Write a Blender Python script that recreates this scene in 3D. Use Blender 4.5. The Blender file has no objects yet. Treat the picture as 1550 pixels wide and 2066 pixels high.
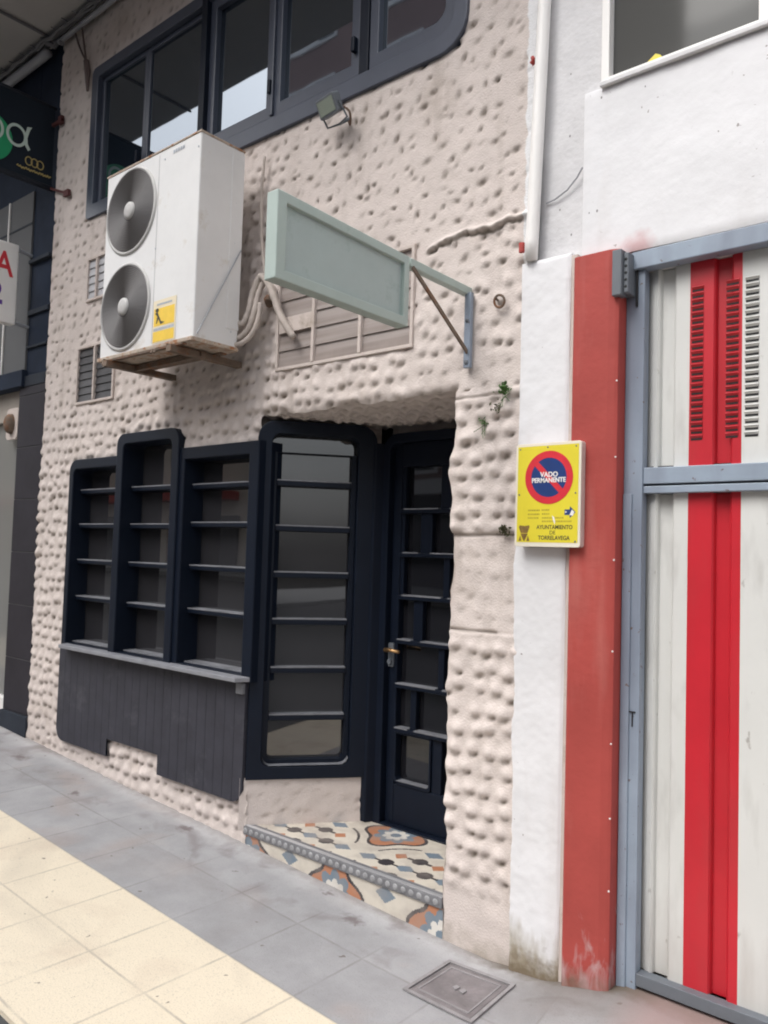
import bpy, bmesh, math, random
import numpy as np
from mathutils import Vector, Matrix
random.seed(7); RNG=np.random.default_rng(7)
SC=bpy.context.scene; COL=SC.collection
# ------------------------------------------------------------------ camera
cam=bpy.data.cameras.new('camera'); camo=bpy.data.objects.new('camera',cam); COL.objects.link(camo); SC.camera=camo
yaw,pit,rol=[math.radians(a) for a in (40.4045,2.9188,1.7344)]
fw=Vector((-math.sin(yaw),math.cos(yaw),0)); rt=Vector((math.cos(yaw),math.sin(yaw),0)); up=Vector((0,0,1))
f2=fw*math.cos(pit)+up*math.sin(pit); u2=up*math.cos(pit)-fw*math.sin(pit)
r3=rt*math.cos(rol)+u2*math.sin(rol); u3=u2*math.cos(rol)-rt*math.sin(rol)
M=Matrix((( r3.x,u3.x,-f2.x,0),(r3.y,u3.y,-f2.y,-3.0),(r3.z,u3.z,-f2.z,1.6),(0,0,0,1)))
camo.matrix_world=M
cam.sensor_fit='HORIZONTAL'; cam.sensor_width=36; cam.lens=36*1629.53/1550; cam.clip_start=.05; cam.clip_end=500
SC.render.resolution_x=768; SC.render.resolution_y=1024
# ------------------------------------------------------------------ light
w=bpy.data.worlds.new('World'); SC.world=w; w.use_nodes=True; nt=w.node_tree; nt.nodes.clear()
sky=nt.nodes.new('ShaderNodeTexSky'); sky.sky_type='NISHITA'; sky.sun_disc=False
sky.sun_elevation=math.radians(50); sky.sun_rotation=math.radians(203); sky.dust_density=4; sky.air_density=1.2
hs=nt.nodes.new('ShaderNodeHueSaturation'); hs.inputs['Saturation'].default_value=.16
bg=nt.nodes.new('ShaderNodeBackground'); bg.inputs['Strength'].default_value=.15
ow=nt.nodes.new('ShaderNodeOutputWorld')
nt.links.new(sky.outputs[0],hs.inputs['Color']); nt.links.new(hs.outputs[0],bg.inputs[0]); nt.links.new(bg.outputs[0],ow.inputs[0])
sl=bpy.data.lights.new('sun','SUN'); sl.energy=.75; sl.angle=math.radians(35); sl.color=(1,.965,.92)
so=bpy.data.objects.new('sun',sl); COL.objects.link(so)
el,az=math.radians(50),math.radians(203)      # light comes from the street side (-y)
d=Vector((math.sin(az)*math.cos(el),math.cos(az)*math.cos(el),math.sin(el)))
so.rotation_euler=d.to_track_quat('Z','Y').to_euler()
SC.view_settings.view_transform='Standard'; SC.view_settings.look='None'; SC.view_settings.gamma=1
SC.view_settings.exposure=1.17
SC.cycles.filter_width=2.0
# ------------------------------------------------------------------ materials
def mat(name,col,rough=.7,metal=0,spec=.5,var=.12,vs=3.,bump=0,bs=60.,stain=None,stain_s=2.,stain_t=(.55,.75),coords='Object',extra=None,ior=None):
    m=bpy.data.materials.new(name); m.use_nodes=True; t=m.node_tree; b=t.nodes['Principled BSDF']
    b.inputs['Roughness'].default_value=rough; b.inputs['Metallic'].default_value=metal
    b.inputs['Specular IOR Level'].default_value=spec
    if ior: b.inputs['IOR'].default_value=ior
    tc=t.nodes.new('ShaderNodeTexCoord'); L=t.links.new; co=tc.outputs[coords]
    n=t.nodes.new('ShaderNodeTexNoise'); n.inputs['Scale'].default_value=vs; n.inputs['Detail'].default_value=6; n.inputs['Roughness'].default_value=.65; L(co,n.inputs['Vector'])
    mr=t.nodes.new('ShaderNodeMapRange'); mr.inputs[1].default_value=.3; mr.inputs[2].default_value=.7; mr.inputs[3].default_value=1-var; mr.inputs[4].default_value=1+var*.6; L(n.outputs['Fac'],mr.inputs[0])
    mx=t.nodes.new('ShaderNodeVectorMath'); mx.operation='SCALE'; mx.inputs[0].default_value=col; L(mr.outputs[0],mx.inputs['Scale'])
    out=mx.outputs[0]
    if stain:
        n2=t.nodes.new('ShaderNodeTexNoise'); n2.inputs['Scale'].default_value=stain_s; n2.inputs['Detail'].default_value=8; n2.inputs['Roughness'].default_value=.7; L(co,n2.inputs['Vector'])
        r2=t.nodes.new('ShaderNodeMapRange'); r2.inputs[1].default_value=stain_t[0]; r2.inputs[2].default_value=stain_t[1]; L(n2.outputs['Fac'],r2.inputs[0])
        mm=t.nodes.new('ShaderNodeMix'); mm.data_type='RGBA'; L(r2.outputs[0],mm.inputs[0]); L(out,mm.inputs[6]); mm.inputs[7].default_value=(*stain,1); out=mm.outputs[2]
    if extra: out=extra(t,co,out)
    L(out,b.inputs['Base Color'])
    if bump:
        n3=t.nodes.new('ShaderNodeTexNoise'); n3.inputs['Scale'].default_value=bs; n3.inputs['Detail'].default_value=5; L(co,n3.inputs['Vector'])
        bp=t.nodes.new('ShaderNodeBump'); bp.inputs['Strength'].default_value=min(1,bump); bp.inputs['Distance'].default_value=.004; L(n3.outputs['Fac'],bp.inputs['Height']); L(bp.outputs[0],b.inputs['Normal'])
    return m
def mixc(t,fac,a,colb):
    mm=t.nodes.new('ShaderNodeMix'); mm.data_type='RGBA'; t.links.new(fac,mm.inputs[0]); t.links.new(a,mm.inputs[6]); mm.inputs[7].default_value=(*colb,1); return mm.outputs[2]
def mth(t,op,a,b=None,clamp=False):
    n=t.nodes.new('ShaderNodeMath'); n.operation=op; n.use_clamp=clamp
    for i,v in enumerate((a,b)):
        if v is None: continue
        if isinstance(v,(int,float)): n.inputs[i].default_value=v
        else: t.links.new(v,n.inputs[i])
    return n.outputs[0]
def rng(t,v,a,b,c=0,d=1):
    n=t.nodes.new('ShaderNodeMapRange'); n.inputs[1].default_value=a;n.inputs[2].default_value=b;n.inputs[3].default_value=c;n.inputs[4].default_value=d
    n.clamp=True; t.links.new(v,n.inputs[0]); return n.outputs[0]
def noise(t,co,s,det=5,dist=0,scale=None):
    if scale:
        mp=t.nodes.new('ShaderNodeMapping'); mp.inputs['Scale'].default_value=scale; t.links.new(co,mp.inputs[0]); co=mp.outputs[0]
    n=t.nodes.new('ShaderNodeTexNoise'); n.inputs['Scale'].default_value=s; n.inputs['Detail'].default_value=det; n.inputs['Distortion'].default_value=dist; t.links.new(co,n.inputs['Vector']); return n.outputs['Fac']
def sep(t,co):
    n=t.nodes.new('ShaderNodeSeparateXYZ'); t.links.new(co,n.inputs[0]); return n.outputs
def ex_plaster(t,co,out):
    at=t.nodes.new('ShaderNodeAttribute'); at.attribute_name='grime_shade'
    f=mth(t,'MULTIPLY',at.outputs['Fac'],.85,True); out=mixc(t,f,out,(.13,.10,.07))  # brown pit stain, deepened as painted shade to bring out the relief
    x,y,z=sep(t,co)
    # rain streaks and grey soot under the sill of the big window
    st=rng(t,noise(t,co,5,6,0,(1.5,1,.18)),.56,.75,0,.4); out=mixc(t,st,out,(.30,.25,.21))
    # dirt splash near the pavement
    g=mth(t,'ADD',z,mth(t,'MULTIPLY',noise(t,co,9,6),.35)); out=mixc(t,rng(t,g,.17,.02,0,.75),out,(.26,.22,.17))
    # white paint lapping over the right edge
    wv=mth(t,'ADD',x,mth(t,'MULTIPLY',mth(t,'SUBTRACT',noise(t,co,14,5),.5),.045))
    up_=rng(t,z,2.84,2.90); out=mixc(t,mth(t,'MULTIPLY',rng(t,wv,-1.803,-1.797),up_),out,(.74,.74,.75))
    return out
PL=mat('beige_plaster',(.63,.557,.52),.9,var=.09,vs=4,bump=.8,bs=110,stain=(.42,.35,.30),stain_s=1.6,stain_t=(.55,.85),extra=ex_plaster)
PLD=mat('beige_plaster_smooth',(.58,.505,.465),.9,var=.1,vs=5,bump=.6,bs=50,stain=(.33,.27,.22),stain_s=5)
def ex_white(t,co,out):
    x,y,z=sep(t,co)
    sp=rng(t,noise(t,co,38,3),.70,.74,0,.9); sp=mth(t,'MULTIPLY',sp,rng(t,noise(t,co,3,3),.5,.6)); out=mixc(t,sp,out,(.25,.22,.21))
    g=mth(t,'ADD',z,mth(t,'MULTIPLY',noise(t,co,14,7,0,(1,1,.35)),.55)); out=mixc(t,rng(t,g,.36,.16,0,.9),out,(.30,.25,.17))
    out=mixc(t,rng(t,noise(t,co,6,6,0,(1,1,.15)),.6,.8,0,.35),out,(.5,.46,.44))
    g=mth(t,'ADD',z,mth(t,'MULTIPLY',noise(t,co,30,7),.22)); out=mixc(t,rng(t,g,.13,.03,0,.9),out,(.16,.12,.075))
    for (hx,hz,r) in ((-1.445,3.49,.007),(-1.457,3.02,.008),(-1.60,3.39,.007),(-1.64,3.08,.006),(-1.585,2.96,.007),(-1.492,3.02,.005),(-1.53,1.10,.009),(-1.53,1.06,.006),(-1.60,3.66,.005),(-1.26,3.47,.005)):
        q=mth(t,'SQRT',mth(t,'ADD',mth(t,'POWER',mth(t,'MULTIPLY',mth(t,'SUBTRACT',x,hx),1.5),2.0),mth(t,'POWER',mth(t,'SUBTRACT',z,hz),2.0)))
        out=mixc(t,rng(t,q,r,r*.5,0,.85),out,(.10,.09,.09))
    q=mth(t,'ADD',mth(t,'SQRT',mth(t,'ADD',mth(t,'POWER',mth(t,'SUBTRACT',x,-1.285),2.0),mth(t,'POWER',mth(t,'SUBTRACT',z,2.825),2.0))),mth(t,'MULTIPLY',mth(t,'SUBTRACT',noise(t,co,22,6),.5),.07))
    out=mixc(t,rng(t,q,.085,.02,0,.55),out,(.50,.16,.16)); return out
WH=mat('white_paint_wall',(.72,.715,.73),.75,var=.06,vs=2.5,bump=.35,bs=30,extra=ex_white)
WHD=mat('white_paint_dirty',(.67,.66,.67),.8,var=.12,vs=4,bump=.8,bs=40,extra=ex_white)
def ex_red(t,co,out):
    x,y,z=sep(t,co)
    g=mth(t,'ADD',z,mth(t,'MULTIPLY',noise(t,co,26,9,.6,(1,1,.35)),1.1)); out=mixc(t,rng(t,g,.64,.40,0,.6),out,(.50,.42,.42))
    out=mixc(t,rng(t,mth(t,'ADD',z,mth(t,'MULTIPLY',noise(t,co,18,6),.2)),.13,.04,0,.8),out,(.16,.10,.07))
    out=mixc(t,rng(t,noise(t,co,5,6,0,(2,2,.3)),.55,.8,0,.4),out,(.50,.20,.17)); return out
RED=mat('red_painted_steel',(.375,.066,.056),.6,spec=.25,var=.14,vs=3,bump=.5,bs=30,extra=ex_red)
def ex_gstrip(t,co,out):
    out=mixc(t,rng(t,noise(t,co,14,6,0,(1,1,.25)),.55,.75,0,.35),out,(.30,.29,.27)); 
    x,y,z=sep(t,co); g=mth(t,'ADD',z,mth(t,'MULTIPLY',noise(t,co,11,7,0,(2,1,.4)),.5)); out=mixc(t,rng(t,noise(t,co,26,4,0,(1,1,.5)),.70,.76,0,.6),out,(.20,.17,.15)); return mixc(t,rng(t,g,.6,.25,0,.55),out,(.42,.39,.36))
CREAM=mat('garage_cream_sheet',(.62,.62,.60),.42,var=.05,vs=2,extra=ex_gstrip)
CRIM=mat('garage_red_stripe',(.50,.018,.030),.38,var=.12,vs=3,extra=lambda t,co,o: mixc(t,rng(t,noise(t,co,9,7,0,(1,1,.2)),.52,.8,0,.4),o,(.36,.05,.05)))
def ex_steel(t,co,out):
    out=mixc(t,rng(t,noise(t,co,4,6,0,(1,1,.25)),.45,.65,0,.75),out,(.16,.18,.23))
    out=mixc(t,rng(t,noise(t,co,40,4),.68,.73,0,.9),out,(.12,.07,.05)); return out
STEEL=mat('blue_grey_steel_paint',(.28,.335,.41),.45,var=.15,vs=3,extra=ex_steel)
STEELD=mat('dark_steel_paint',(.13,.145,.165),.5,var=.15,vs=6)
NAVY=mat('navy_gloss_paint',(.0055,.0092,.019),.45,var=.15,vs=5,spec=.2)
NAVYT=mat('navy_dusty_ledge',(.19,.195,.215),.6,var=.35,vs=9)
WFR=mat('slate_window_frame',(.050,.060,.088),.36,var=.15,vs=4,spec=.6)
WOOD=mat('charcoal_boards',(.040,.040,.052),.62,spec=.3,var=.22,vs=7,bump=.3,bs=30,stain=(.085,.085,.10),stain_s=3)
SILL=mat('grey_sill_top',(.24,.245,.27),.5,var=.2,vs=8)
def glass(name,col,rough=.03,ior=1.5,tint=(1,1,1)):
    m=bpy.data.materials.new(name); m.use_nodes=True; t=m.node_tree; b=t.nodes['Principled BSDF']
    b.inputs['Base Color'].default_value=(*col,1); b.inputs['Roughness'].default_value=rough; b.inputs['IOR'].default_value=ior
    b.inputs['Specular Tint'].default_value=(*tint,1)
    tc=t.nodes.new('ShaderNodeTexCoord'); n=t.nodes.new('ShaderNodeTexNoise'); n.inputs['Scale'].default_value=2.2; t.links.new(tc.outputs['Object'],n.inputs[0])
    bp=t.nodes.new('ShaderNodeBump'); bp.inputs['Strength'].default_value=.035; bp.inputs['Distance'].default_value=.01; t.links.new(n.outputs[0],bp.inputs['Height']); t.links.new(bp.outputs[0],b.inputs['Normal'])
    return m
GL=glass('dark_shop_glass',(.030,.029,.032),.02,1.85,(.95,.97,1))
GLDR=glass('door_glass',(.012,.012,.015),.03,1.6,(.9,.95,1))
GLU=glass('mirror_tinted_glass',(.008,.012,.018),.025,2.9,(.80,.89,1.0))
GLG=glass('grey_dusty_glass',(.085,.085,.082),.06,1.28)
AC=mat('ac_white_enamel',(.71,.705,.70),.45,var=.07,vs=3,stain=(.50,.45,.38),stain_s=6,stain_t=(.58,.80)); ACD=mat('ac_fan_ring',(.50,.49,.48),.6,var=.1,vs=6)
ACR=mat('ac_rusty_edge',(.46,.38,.31),.7,var=.3,vs=20,stain=(.30,.13,.05),stain_s=18,stain_t=(.5,.62))
RUST=mat('rusty_bracket_steel',(.17,.125,.095),.8,var=.35,vs=14,stain=(.20,.08,.03),stain_s=10,stain_t=(.5,.65))
GRL=mat('fan_grille_grey',(.25,.24,.24),.5,var=.05)
BLK=mat('black_void',(.012,.012,.013),.7,var=.1)
FANB=mat('fan_blades_dark',(.085,.08,.08),.95,spec=.05,var=.1)
PIPE=mat('insulated_pipe_beige',(.46,.40,.36),.85,var=.2,vs=12,bump=.8,bs=40)
GREEN=mat('pale_green_sign_paint',(.395,.47,.438),.55,var=.08,vs=3,stain=(.20,.28,.25),stain_s=4,stain_t=(.60,.78))
GREENI=mat('pale_green_sign_face',(.38,.45,.437),.5,var=.08,vs=3,stain=(.17,.24,.21),stain_s=3.0,stain_t=(.54,.76))
YEL=mat('yellow_enamel',(.71,.60,.04),.4,var=.06,vs=8)
SRED=mat('sign_red',(.62,.03,.045),.4,var=.1,vs=12); SBLU=mat('sign_blue',(.014,.042,.17),.4,var=.1,vs=9)
SWH=mat('sign_white',(.82,.80,.78),.45,var=.05); SBK=mat('sign_black_ink',(.05,.045,.03),.6,var=.2); SOL=mat('sign_faded_ink',(.42,.33,.03),.6,var=.3,vs=30)
CRESTM=mat('sign_crest_brown',(.22,.13,.03),.6,var=.4,vs=60)
STY=mat('sticker_yellow',(.82,.55,.05),.5,var=.08,vs=20); STC=mat('sticker_cream',(.75,.66,.48),.5,var=.06); STG=mat('sticker_grey_text',(.42,.45,.50),.5,var=.3,vs=60)
ALU=mat('embossed_aluminium',(.33,.33,.34),.5,metal=.1,var=.2,vs=14,stain=(.25,.25,.25),stain_s=12)
BRASS=mat('brass',(.50,.30,.14),.35,metal=.9,var=.15,vs=20)
SOFF=mat('soffit_paint',(.40,.385,.375),.85,var=.06,vs=1.5,bump=.3,bs=20)
NDK=mat('neighbour_navy_cladding',(.018,.026,.045),.75,spec=.12,var=.3,vs=3)
NTILE=mat('neighbour_dark_tiles',(.030,.027,.034),.6,spec=.15,var=.2,vs=4)
NGR=mat('neighbour_grey_panel',(.105,.107,.112),.65,spec=.2,var=.08,vs=2)
NDG=mat('neighbour_dark_grey',(.030,.036,.048),.7,spec=.15,var=.2,vs=5)
GRN=mat('sign_green',(.02,.30,.13),.4,var=.05); GLET=mat('sign_pale_green_letters',(.50,.60,.55),.5,var=.05); GOLD=mat('sign_gold',(.42,.33,.12),.5,var=.3,vs=40)
SIGD=mat('banner_dark_face',(.014,.020,.030),.7,spec=.15,var=.2,vs=3)
INT=mat('shop_interior',(.30,.27,.22),.8,var=.25,vs=2)
LEAF=mat('weed_leaf_green',(.05,.12,.02),.7,var=.4,vs=30); MOSS=mat('moss_brown_green',(.075,.075,.035),.9,var=.5,vs=40)
IRON=mat('cast_iron_cover',(.20,.18,.185),.6,var=.3,vs=9,bump=.6,bs=70,stain=(.13,.12,.12),stain_s=7); IRONF=mat('cover_frame_concrete',(.28,.265,.27),.8,var=.25,vs=14,bump=.5)
def grid_lines(t,v,period,off,wd):
    a=mth(t,'DIVIDE',mth(t,'SUBTRACT',v,off),period); fr=mth(t,'FRACT',a); dd=mth(t,'ABSOLUTE',mth(t,'SUBTRACT',fr,.5)); return rng(t,dd,.5-wd/period,.5-wd/period*.25)
def ex_pave(t,co,out):
    x,y,z=sep(t,co)
    # grain of each slab
    ix=mth(t,'FLOOR',mth(t,'DIVIDE',mth(t,'SUBTRACT',x,-3.05),.39)); iy=mth(t,'FLOOR',mth(t,'DIVIDE',y,.39))
    wn=t.nodes.new('ShaderNodeTexWhiteNoise'); wn.noise_dimensions='2D'; cb=t.nodes.new('ShaderNodeCombineXYZ'); t.links.new(ix,cb.inputs[0]); t.links.new(iy,cb.inputs[1]); t.links.new(cb.outputs[0],wn.inputs['Vector'])
    sc=t.nodes.new('ShaderNodeVectorMath'); sc.operation='SCALE'; t.links.new(out,sc.inputs[0]); t.links.new(rng(t,wn.outputs['Value'],0,1,.93,1.06),sc.inputs['Scale']); out=sc.outputs[0]
    cream=rng(t,y,-.779,-.7835); o2=mixc(t,cream,out,(.70,.62,.49))
    blot=rng(t,noise(t,co,2.3,7,.6),.55,.75,0,.30); o2=mixc(t,blot,o2,(.42,.30,.24))
    jx=mth(t,'ADD',x,mth(t,'MULTIPLY',noise(t,co,30,3),.006)); jy=mth(t,'ADD',y,mth(t,'MULTIPLY',noise(t,co,27,3),.006)); gx=grid_lines(t,jx,.39,-3.047,.008); gy=grid_lines(t,jy,.395,-.779,.008)
    gl=mth(t,'MAXIMUM',gx,gy); gl=mth(t,'MULTIPLY',gl,rng(t,noise(t,co,6,5),.35,.65,.08,.5)); gl=mth(t,'MULTIPLY',gl,rng(t,y,-.18,-.3))
    o2=mixc(t,gl,o2,(.17,.155,.145))
    # damp dirt and cement smear along the wall foot
    smear=mth(t,'MULTIPLY',rng(t,mth(t,'ADD',y,mth(t,'MULTIPLY',noise(t,co,7,6),.14)),-.10,.02),.55); o2=mixc(t,smear,o2,(.50,.49,.50))
    sp=rng(t,noise(t,co,17,2),.735,.76); o2=mixc(t,mth(t,'MULTIPLY',sp,.75),o2,(.12,.095,.08)); o2=mixc(t,rng(t,noise(t,co,140,3),.55,.72,0,.30),o2,(.20,.19,.18)); o2=mixc(t,rng(t,noise(t,co,1.3,8,1.5),.52,.72,0,.25),o2,(.22,.19,.18))
    dk=rng(t,noise(t,co,3.1,7,1.2),.52,.68,0,.55); dk=mth(t,'MULTIPLY',dk,rng(t,y,-.5,-.3)); o2=mixc(t,dk,o2,(.17,.145,.145))
    # red-brown blotches on the grey slabs by the wall
    for (bx,by,r) in ((-3.86,-.13,.07),(-2.52,-.17,.075),(-4.75,-.32,.06),(-2.78,-.06,.04),(-5.6,-.25,.10)):
        vx=mth(t,'SUBTRACT',x,bx); vy=mth(t,'MULTIPLY',mth(t,'SUBTRACT',y,by),1.5); r_=mth(t,'SQRT',mth(t,'ADD',mth(t,'MULTIPLY',vx,vx),mth(t,'MULTIPLY',vy,vy)))
        r_=mth(t,'ADD',r_,mth(t,'MULTIPLY',mth(t,'SUBTRACT',noise(t,co,24,6),.5),.16)); o2=mixc(t,rng(t,r_,r,r*.25,0,.75),o2,(.13,.10,.10))
    # mud by the red pillar, reddish floor by the gate
    m=mth(t,'MULTIPLY',rng(t,mth(t,'ADD',x,mth(t,'MULTIPLY',noise(t,co,8,7),.5)),-1.62,-1.30),rng(t,y,-.42,-.05)); o2=mixc(t,mth(t,'MULTIPLY',m,.75),o2,(.13,.11,.095)); wf=mth(t,'ADD',y,mth(t,'MULTIPLY',noise(t,co,22,7),.09)); o2=mixc(t,mth(t,'MULTIPLY',rng(t,wf,-.03,.03),rng(t,x,-2.1,-1.8,.35,.9)),o2,(.12,.095,.07))
    m=mth(t,'MULTIPLY',rng(t,x,-1.3,-1.15),rng(t,y,-.42,-.3)); o2=mixc(t,mth(t,'MULTIPLY',m,.55),o2,(.36,.24,.23))
    return o2
PAVE=mat('pavement_slabs',(.335,.332,.342),.85,var=.14,vs=5,bump=.45,bs=160,extra=ex_pave)
ROAD=mat('asphalt',(.06,.062,.064),.85,var=.25,vs=60,bump=.8,bs=150)
OPB=mat('opposite_brown_render',(.30,.21,.20),.9,var=.15,vs=.6); OPW=mat('opposite_white_shutters',(.80,.80,.82),.6,var=.06); OPG=mat('opposite_glass',(.05,.06,.07),.1,var=.1)
OPC=mat('opposite_cream_render',(.62,.56,.48),.9,var=.1,vs=.5)
CLAYR=mat('red_paint_dab',(.42,.05,.04),.6,var=.2,vs=30)
LAMPG=mat('floodlight_glass',(.27,.31,.26),.2,var=.1); GREY=mat('grey_cable',(.12,.12,.13),.6,var=.1); LGREY=mat('light_grey_tube',(.30,.31,.34),.4,var=.1)
# vertex-coloured inlay (encaustic tiles): the pattern is the tile's own pigment
def vc_mat():
    m=bpy.data.materials.new('encaustic_tiles'); m.use_nodes=True; t=m.node_tree; b=t.nodes['Principled BSDF']; b.inputs['Roughness'].default_value=.45
    a=t.nodes.new('ShaderNodeAttribute'); a.attribute_name='pigment'
    tc=t.nodes.new('ShaderNodeTexCoord'); o=mixc(t,rng(t,noise(t,tc.outputs['Object'],9,7),.42,.75,0,.6),a.outputs['Color'],(.33,.29,.26)); t.links.new(o,b.inputs['Base Color']); return m
TILE=vc_mat()
# ------------------------------------------------------------------ helpers
class MB:
    def __init__(s): s.v=[]; s.f=[]; s.mi=[]
    def add(s,vs,fs,mi=0):
        o=len(s.v); s.v+= [tuple(p) for p in vs]; s.f+=[tuple(i+o for i in f) for f in fs]; s.mi+=[mi]*len(fs); return s
    def box(s,x0,x1,y0,y1,z0,z1,mi=0,T=None):
        P=[(x,y,z) for z in (z0,z1) for y in (y0,y1) for x in (x0,x1)]
        if T: P=[T(*p) for p in P]
        return s.add(P,[(0,2,3,1),(4,5,7,6),(0,1,5,4),(2,6,7,3),(0,4,6,2),(1,3,7,5)],mi)
    def beam(s,a,b,w,h,mi=0,upv=(0,0,1)):
        a=Vector(a);b=Vector(b);d=(b-a).normalized(); sd=d.cross(Vector(upv)).normalized(); u=sd.cross(d)
        P=[p+sd*i*w/2+u*j*h/2 for p in (a,b) for j in (-1,1) for i in (-1,1)]
        return s.add(P,[(0,1,3,2),(4,6,7,5),(0,4,5,1),(2,3,7,6),(0,2,6,4),(1,5,7,3)],mi)
    def tube(s,pts,r,n=10,mi=0,caps=True):
        pts=[Vector(p) for p in pts]; o=[]; prev=None
        for i,p in enumerate(pts):
            t=(pts[min(i+1,len(pts)-1)]-pts[max(i-1,0)]).normalized()
            ref=prev if prev is not None else (Vector((0,0,1)) if abs(t.z)<.9 else Vector((1,0,0)))
            a=(ref-t*ref.dot(t)).normalized(); prev=a; b=t.cross(a); rr=r[i] if isinstance(r,(list,tuple)) else r
            o+=[p+(a*math.cos(k*2*math.pi/n)+b*math.sin(k*2*math.pi/n))*rr for k in range(n)]
        F=[(i*n+k,i*n+(k+1)%n,(i+1)*n+(k+1)%n,(i+1)*n+k) for i in range(len(pts)-1) for k in range(n)]
        if caps: F+=[tuple(range(n))[::-1],tuple((len(pts)-1)*n+k for k in range(n))]
        return s.add(o,F,mi)
    def prism(s,poly,d0,d1,T,mi=0):   # poly in (u,v); T(u,v,d)
        n=len(poly); P=[T(u,v,d0) for u,v in poly]+[T(u,v,d1) for u,v in poly]
        return s.add(P,[tuple(range(n)),tuple(range(2*n-1,n-1,-1))]+[(i,i+n,(i+1)%n+n,(i+1)%n) for i in range(n)],mi)
    def ring(s,outer,inner,d0,d1,T,mi=0):
        n=len(outer); P=[T(u,v,d) for d in (d0,d1) for L in (outer,inner) for u,v in L]
        F=[]
        for i in range(n):
            j=(i+1)%n
            F+=[(i,j,n+j,n+i),(2*n+i,3*n+i,3*n+j,2*n+j),(i,2*n+i,2*n+j,j),(n+i,n+j,3*n+j,3*n+i)]
        return s.add(P,F,mi)
    def lathe(s,prof,c,axis='y',n=40,mi=0):  # prof [(r,h)], h along -axis (towards viewer)
        P=[];F=[]
        for r,h in prof:
            for k in range(n):
                a=k*2*math.pi/n
                P.append((c[0]+r*math.cos(a),c[1]-h,c[2]+r*math.sin(a)) if axis=='y' else (c[0]+r*math.cos(a),c[1]+r*math.sin(a),c[2]+h))
        for i in range(len(prof)-1):
            for k in range(n): F.append((i*n+k,i*n+(k+1)%n,(i+1)*n+(k+1)%n,(i+1)*n+k))
        return s.add(P,F,mi)
    def build(s,name,m,parent=None,bevel=0,smooth=False,label=None):
        me=bpy.data.meshes.new(name); me.from_pydata(s.v,[],s.f); me.update()
        for x in (m if isinstance(m,(list,tuple)) else [m]): me.materials.append(x)
        if isinstance(m,(list,tuple)): me.polygons.foreach_set('material_index',s.mi)
        bm=bmesh.new(); bm.from_mesh(me); bmesh.ops.recalc_face_normals(bm,faces=bm.faces); bm.to_mesh(me); bm.free()
        if smooth: me.polygons.foreach_set('use_smooth',[True]*len(me.polygons))
        o=bpy.data.objects.new(name,me); COL.objects.link(o)
        if parent: o.parent=parent; o.matrix_parent_inverse=Matrix.Translation(parent.location).inverted() if parent.type=='EMPTY' else parent.matrix_parent_inverse.copy() if parent.parent is None else Matrix.Identity(4)
        if bevel:
            b=o.modifiers.new('bevel','BEVEL'); b.width=bevel; b.segments=2; b.limit_method='ANGLE'; b.angle_limit=.7
        if label: o['label']=label
        return o
def thing(name,label,cat,loc=(0,0,0),group=None):
    o=bpy.data.objects.new(name,None); o.empty_display_size=.1; COL.objects.link(o); o.location=loc; o['label']=label; o['category']=cat
    if group: o['group']=group
    return o
def tag(o,label=None,cat=None,kind=None,group=None):
    if label:o['label']=label
    if cat:o['category']=cat
    if kind:o['kind']=kind
    if group:o['group']=group
    return o
XZ=lambda u,v,d:(u,d,v)           # wall plane, d = world y
def rr(x0,x1,z0,z1,r=(0,0,0,0),n=6):    # radii: BL,BR,TR,TL
    P=[]
    for (cx,cz,rad,a0) in ((x0,z0,r[0],180),(x1,z0,r[1],270),(x1,z1,r[2],0),(x0,z1,r[3],90)):
        sx=1 if cx==x0 else -1; sz=1 if cz==z0 else -1
        for k in range(n+1):
            a=math.radians(a0+90*k/n); rd=max(rad,1e-4); P.append((cx+sx*rd+rd*math.cos(a),cz+sz*rd+rd*math.sin(a)))
    return P
def text(name,s,size,m,parent,T,ext=.001,align='CENTER',sx=1,bold=0):
    cu=bpy.data.curves.new(name,'FONT'); cu.body=s; cu.size=size; cu.align_x=align; cu.align_y='CENTER'; cu.extrude=ext; cu.offset=bold; cu.resolution_u=4
    to=bpy.data.objects.new(name+'_tmp',cu); COL.objects.link(to); dg=bpy.context.evaluated_depsgraph_get(); dg.update()
    me=bpy.data.meshes.new_from_object(to.evaluated_get(dg)); bpy.data.objects.remove(to)
    V=[T(v.co.x*sx,v.co.y,v.co.z) for v in me.vertices]; F=[tuple(p.vertices) for p in me.polygons]
    b=MB(); b.add(V,F); return b.build(name,m,parent)
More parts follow.
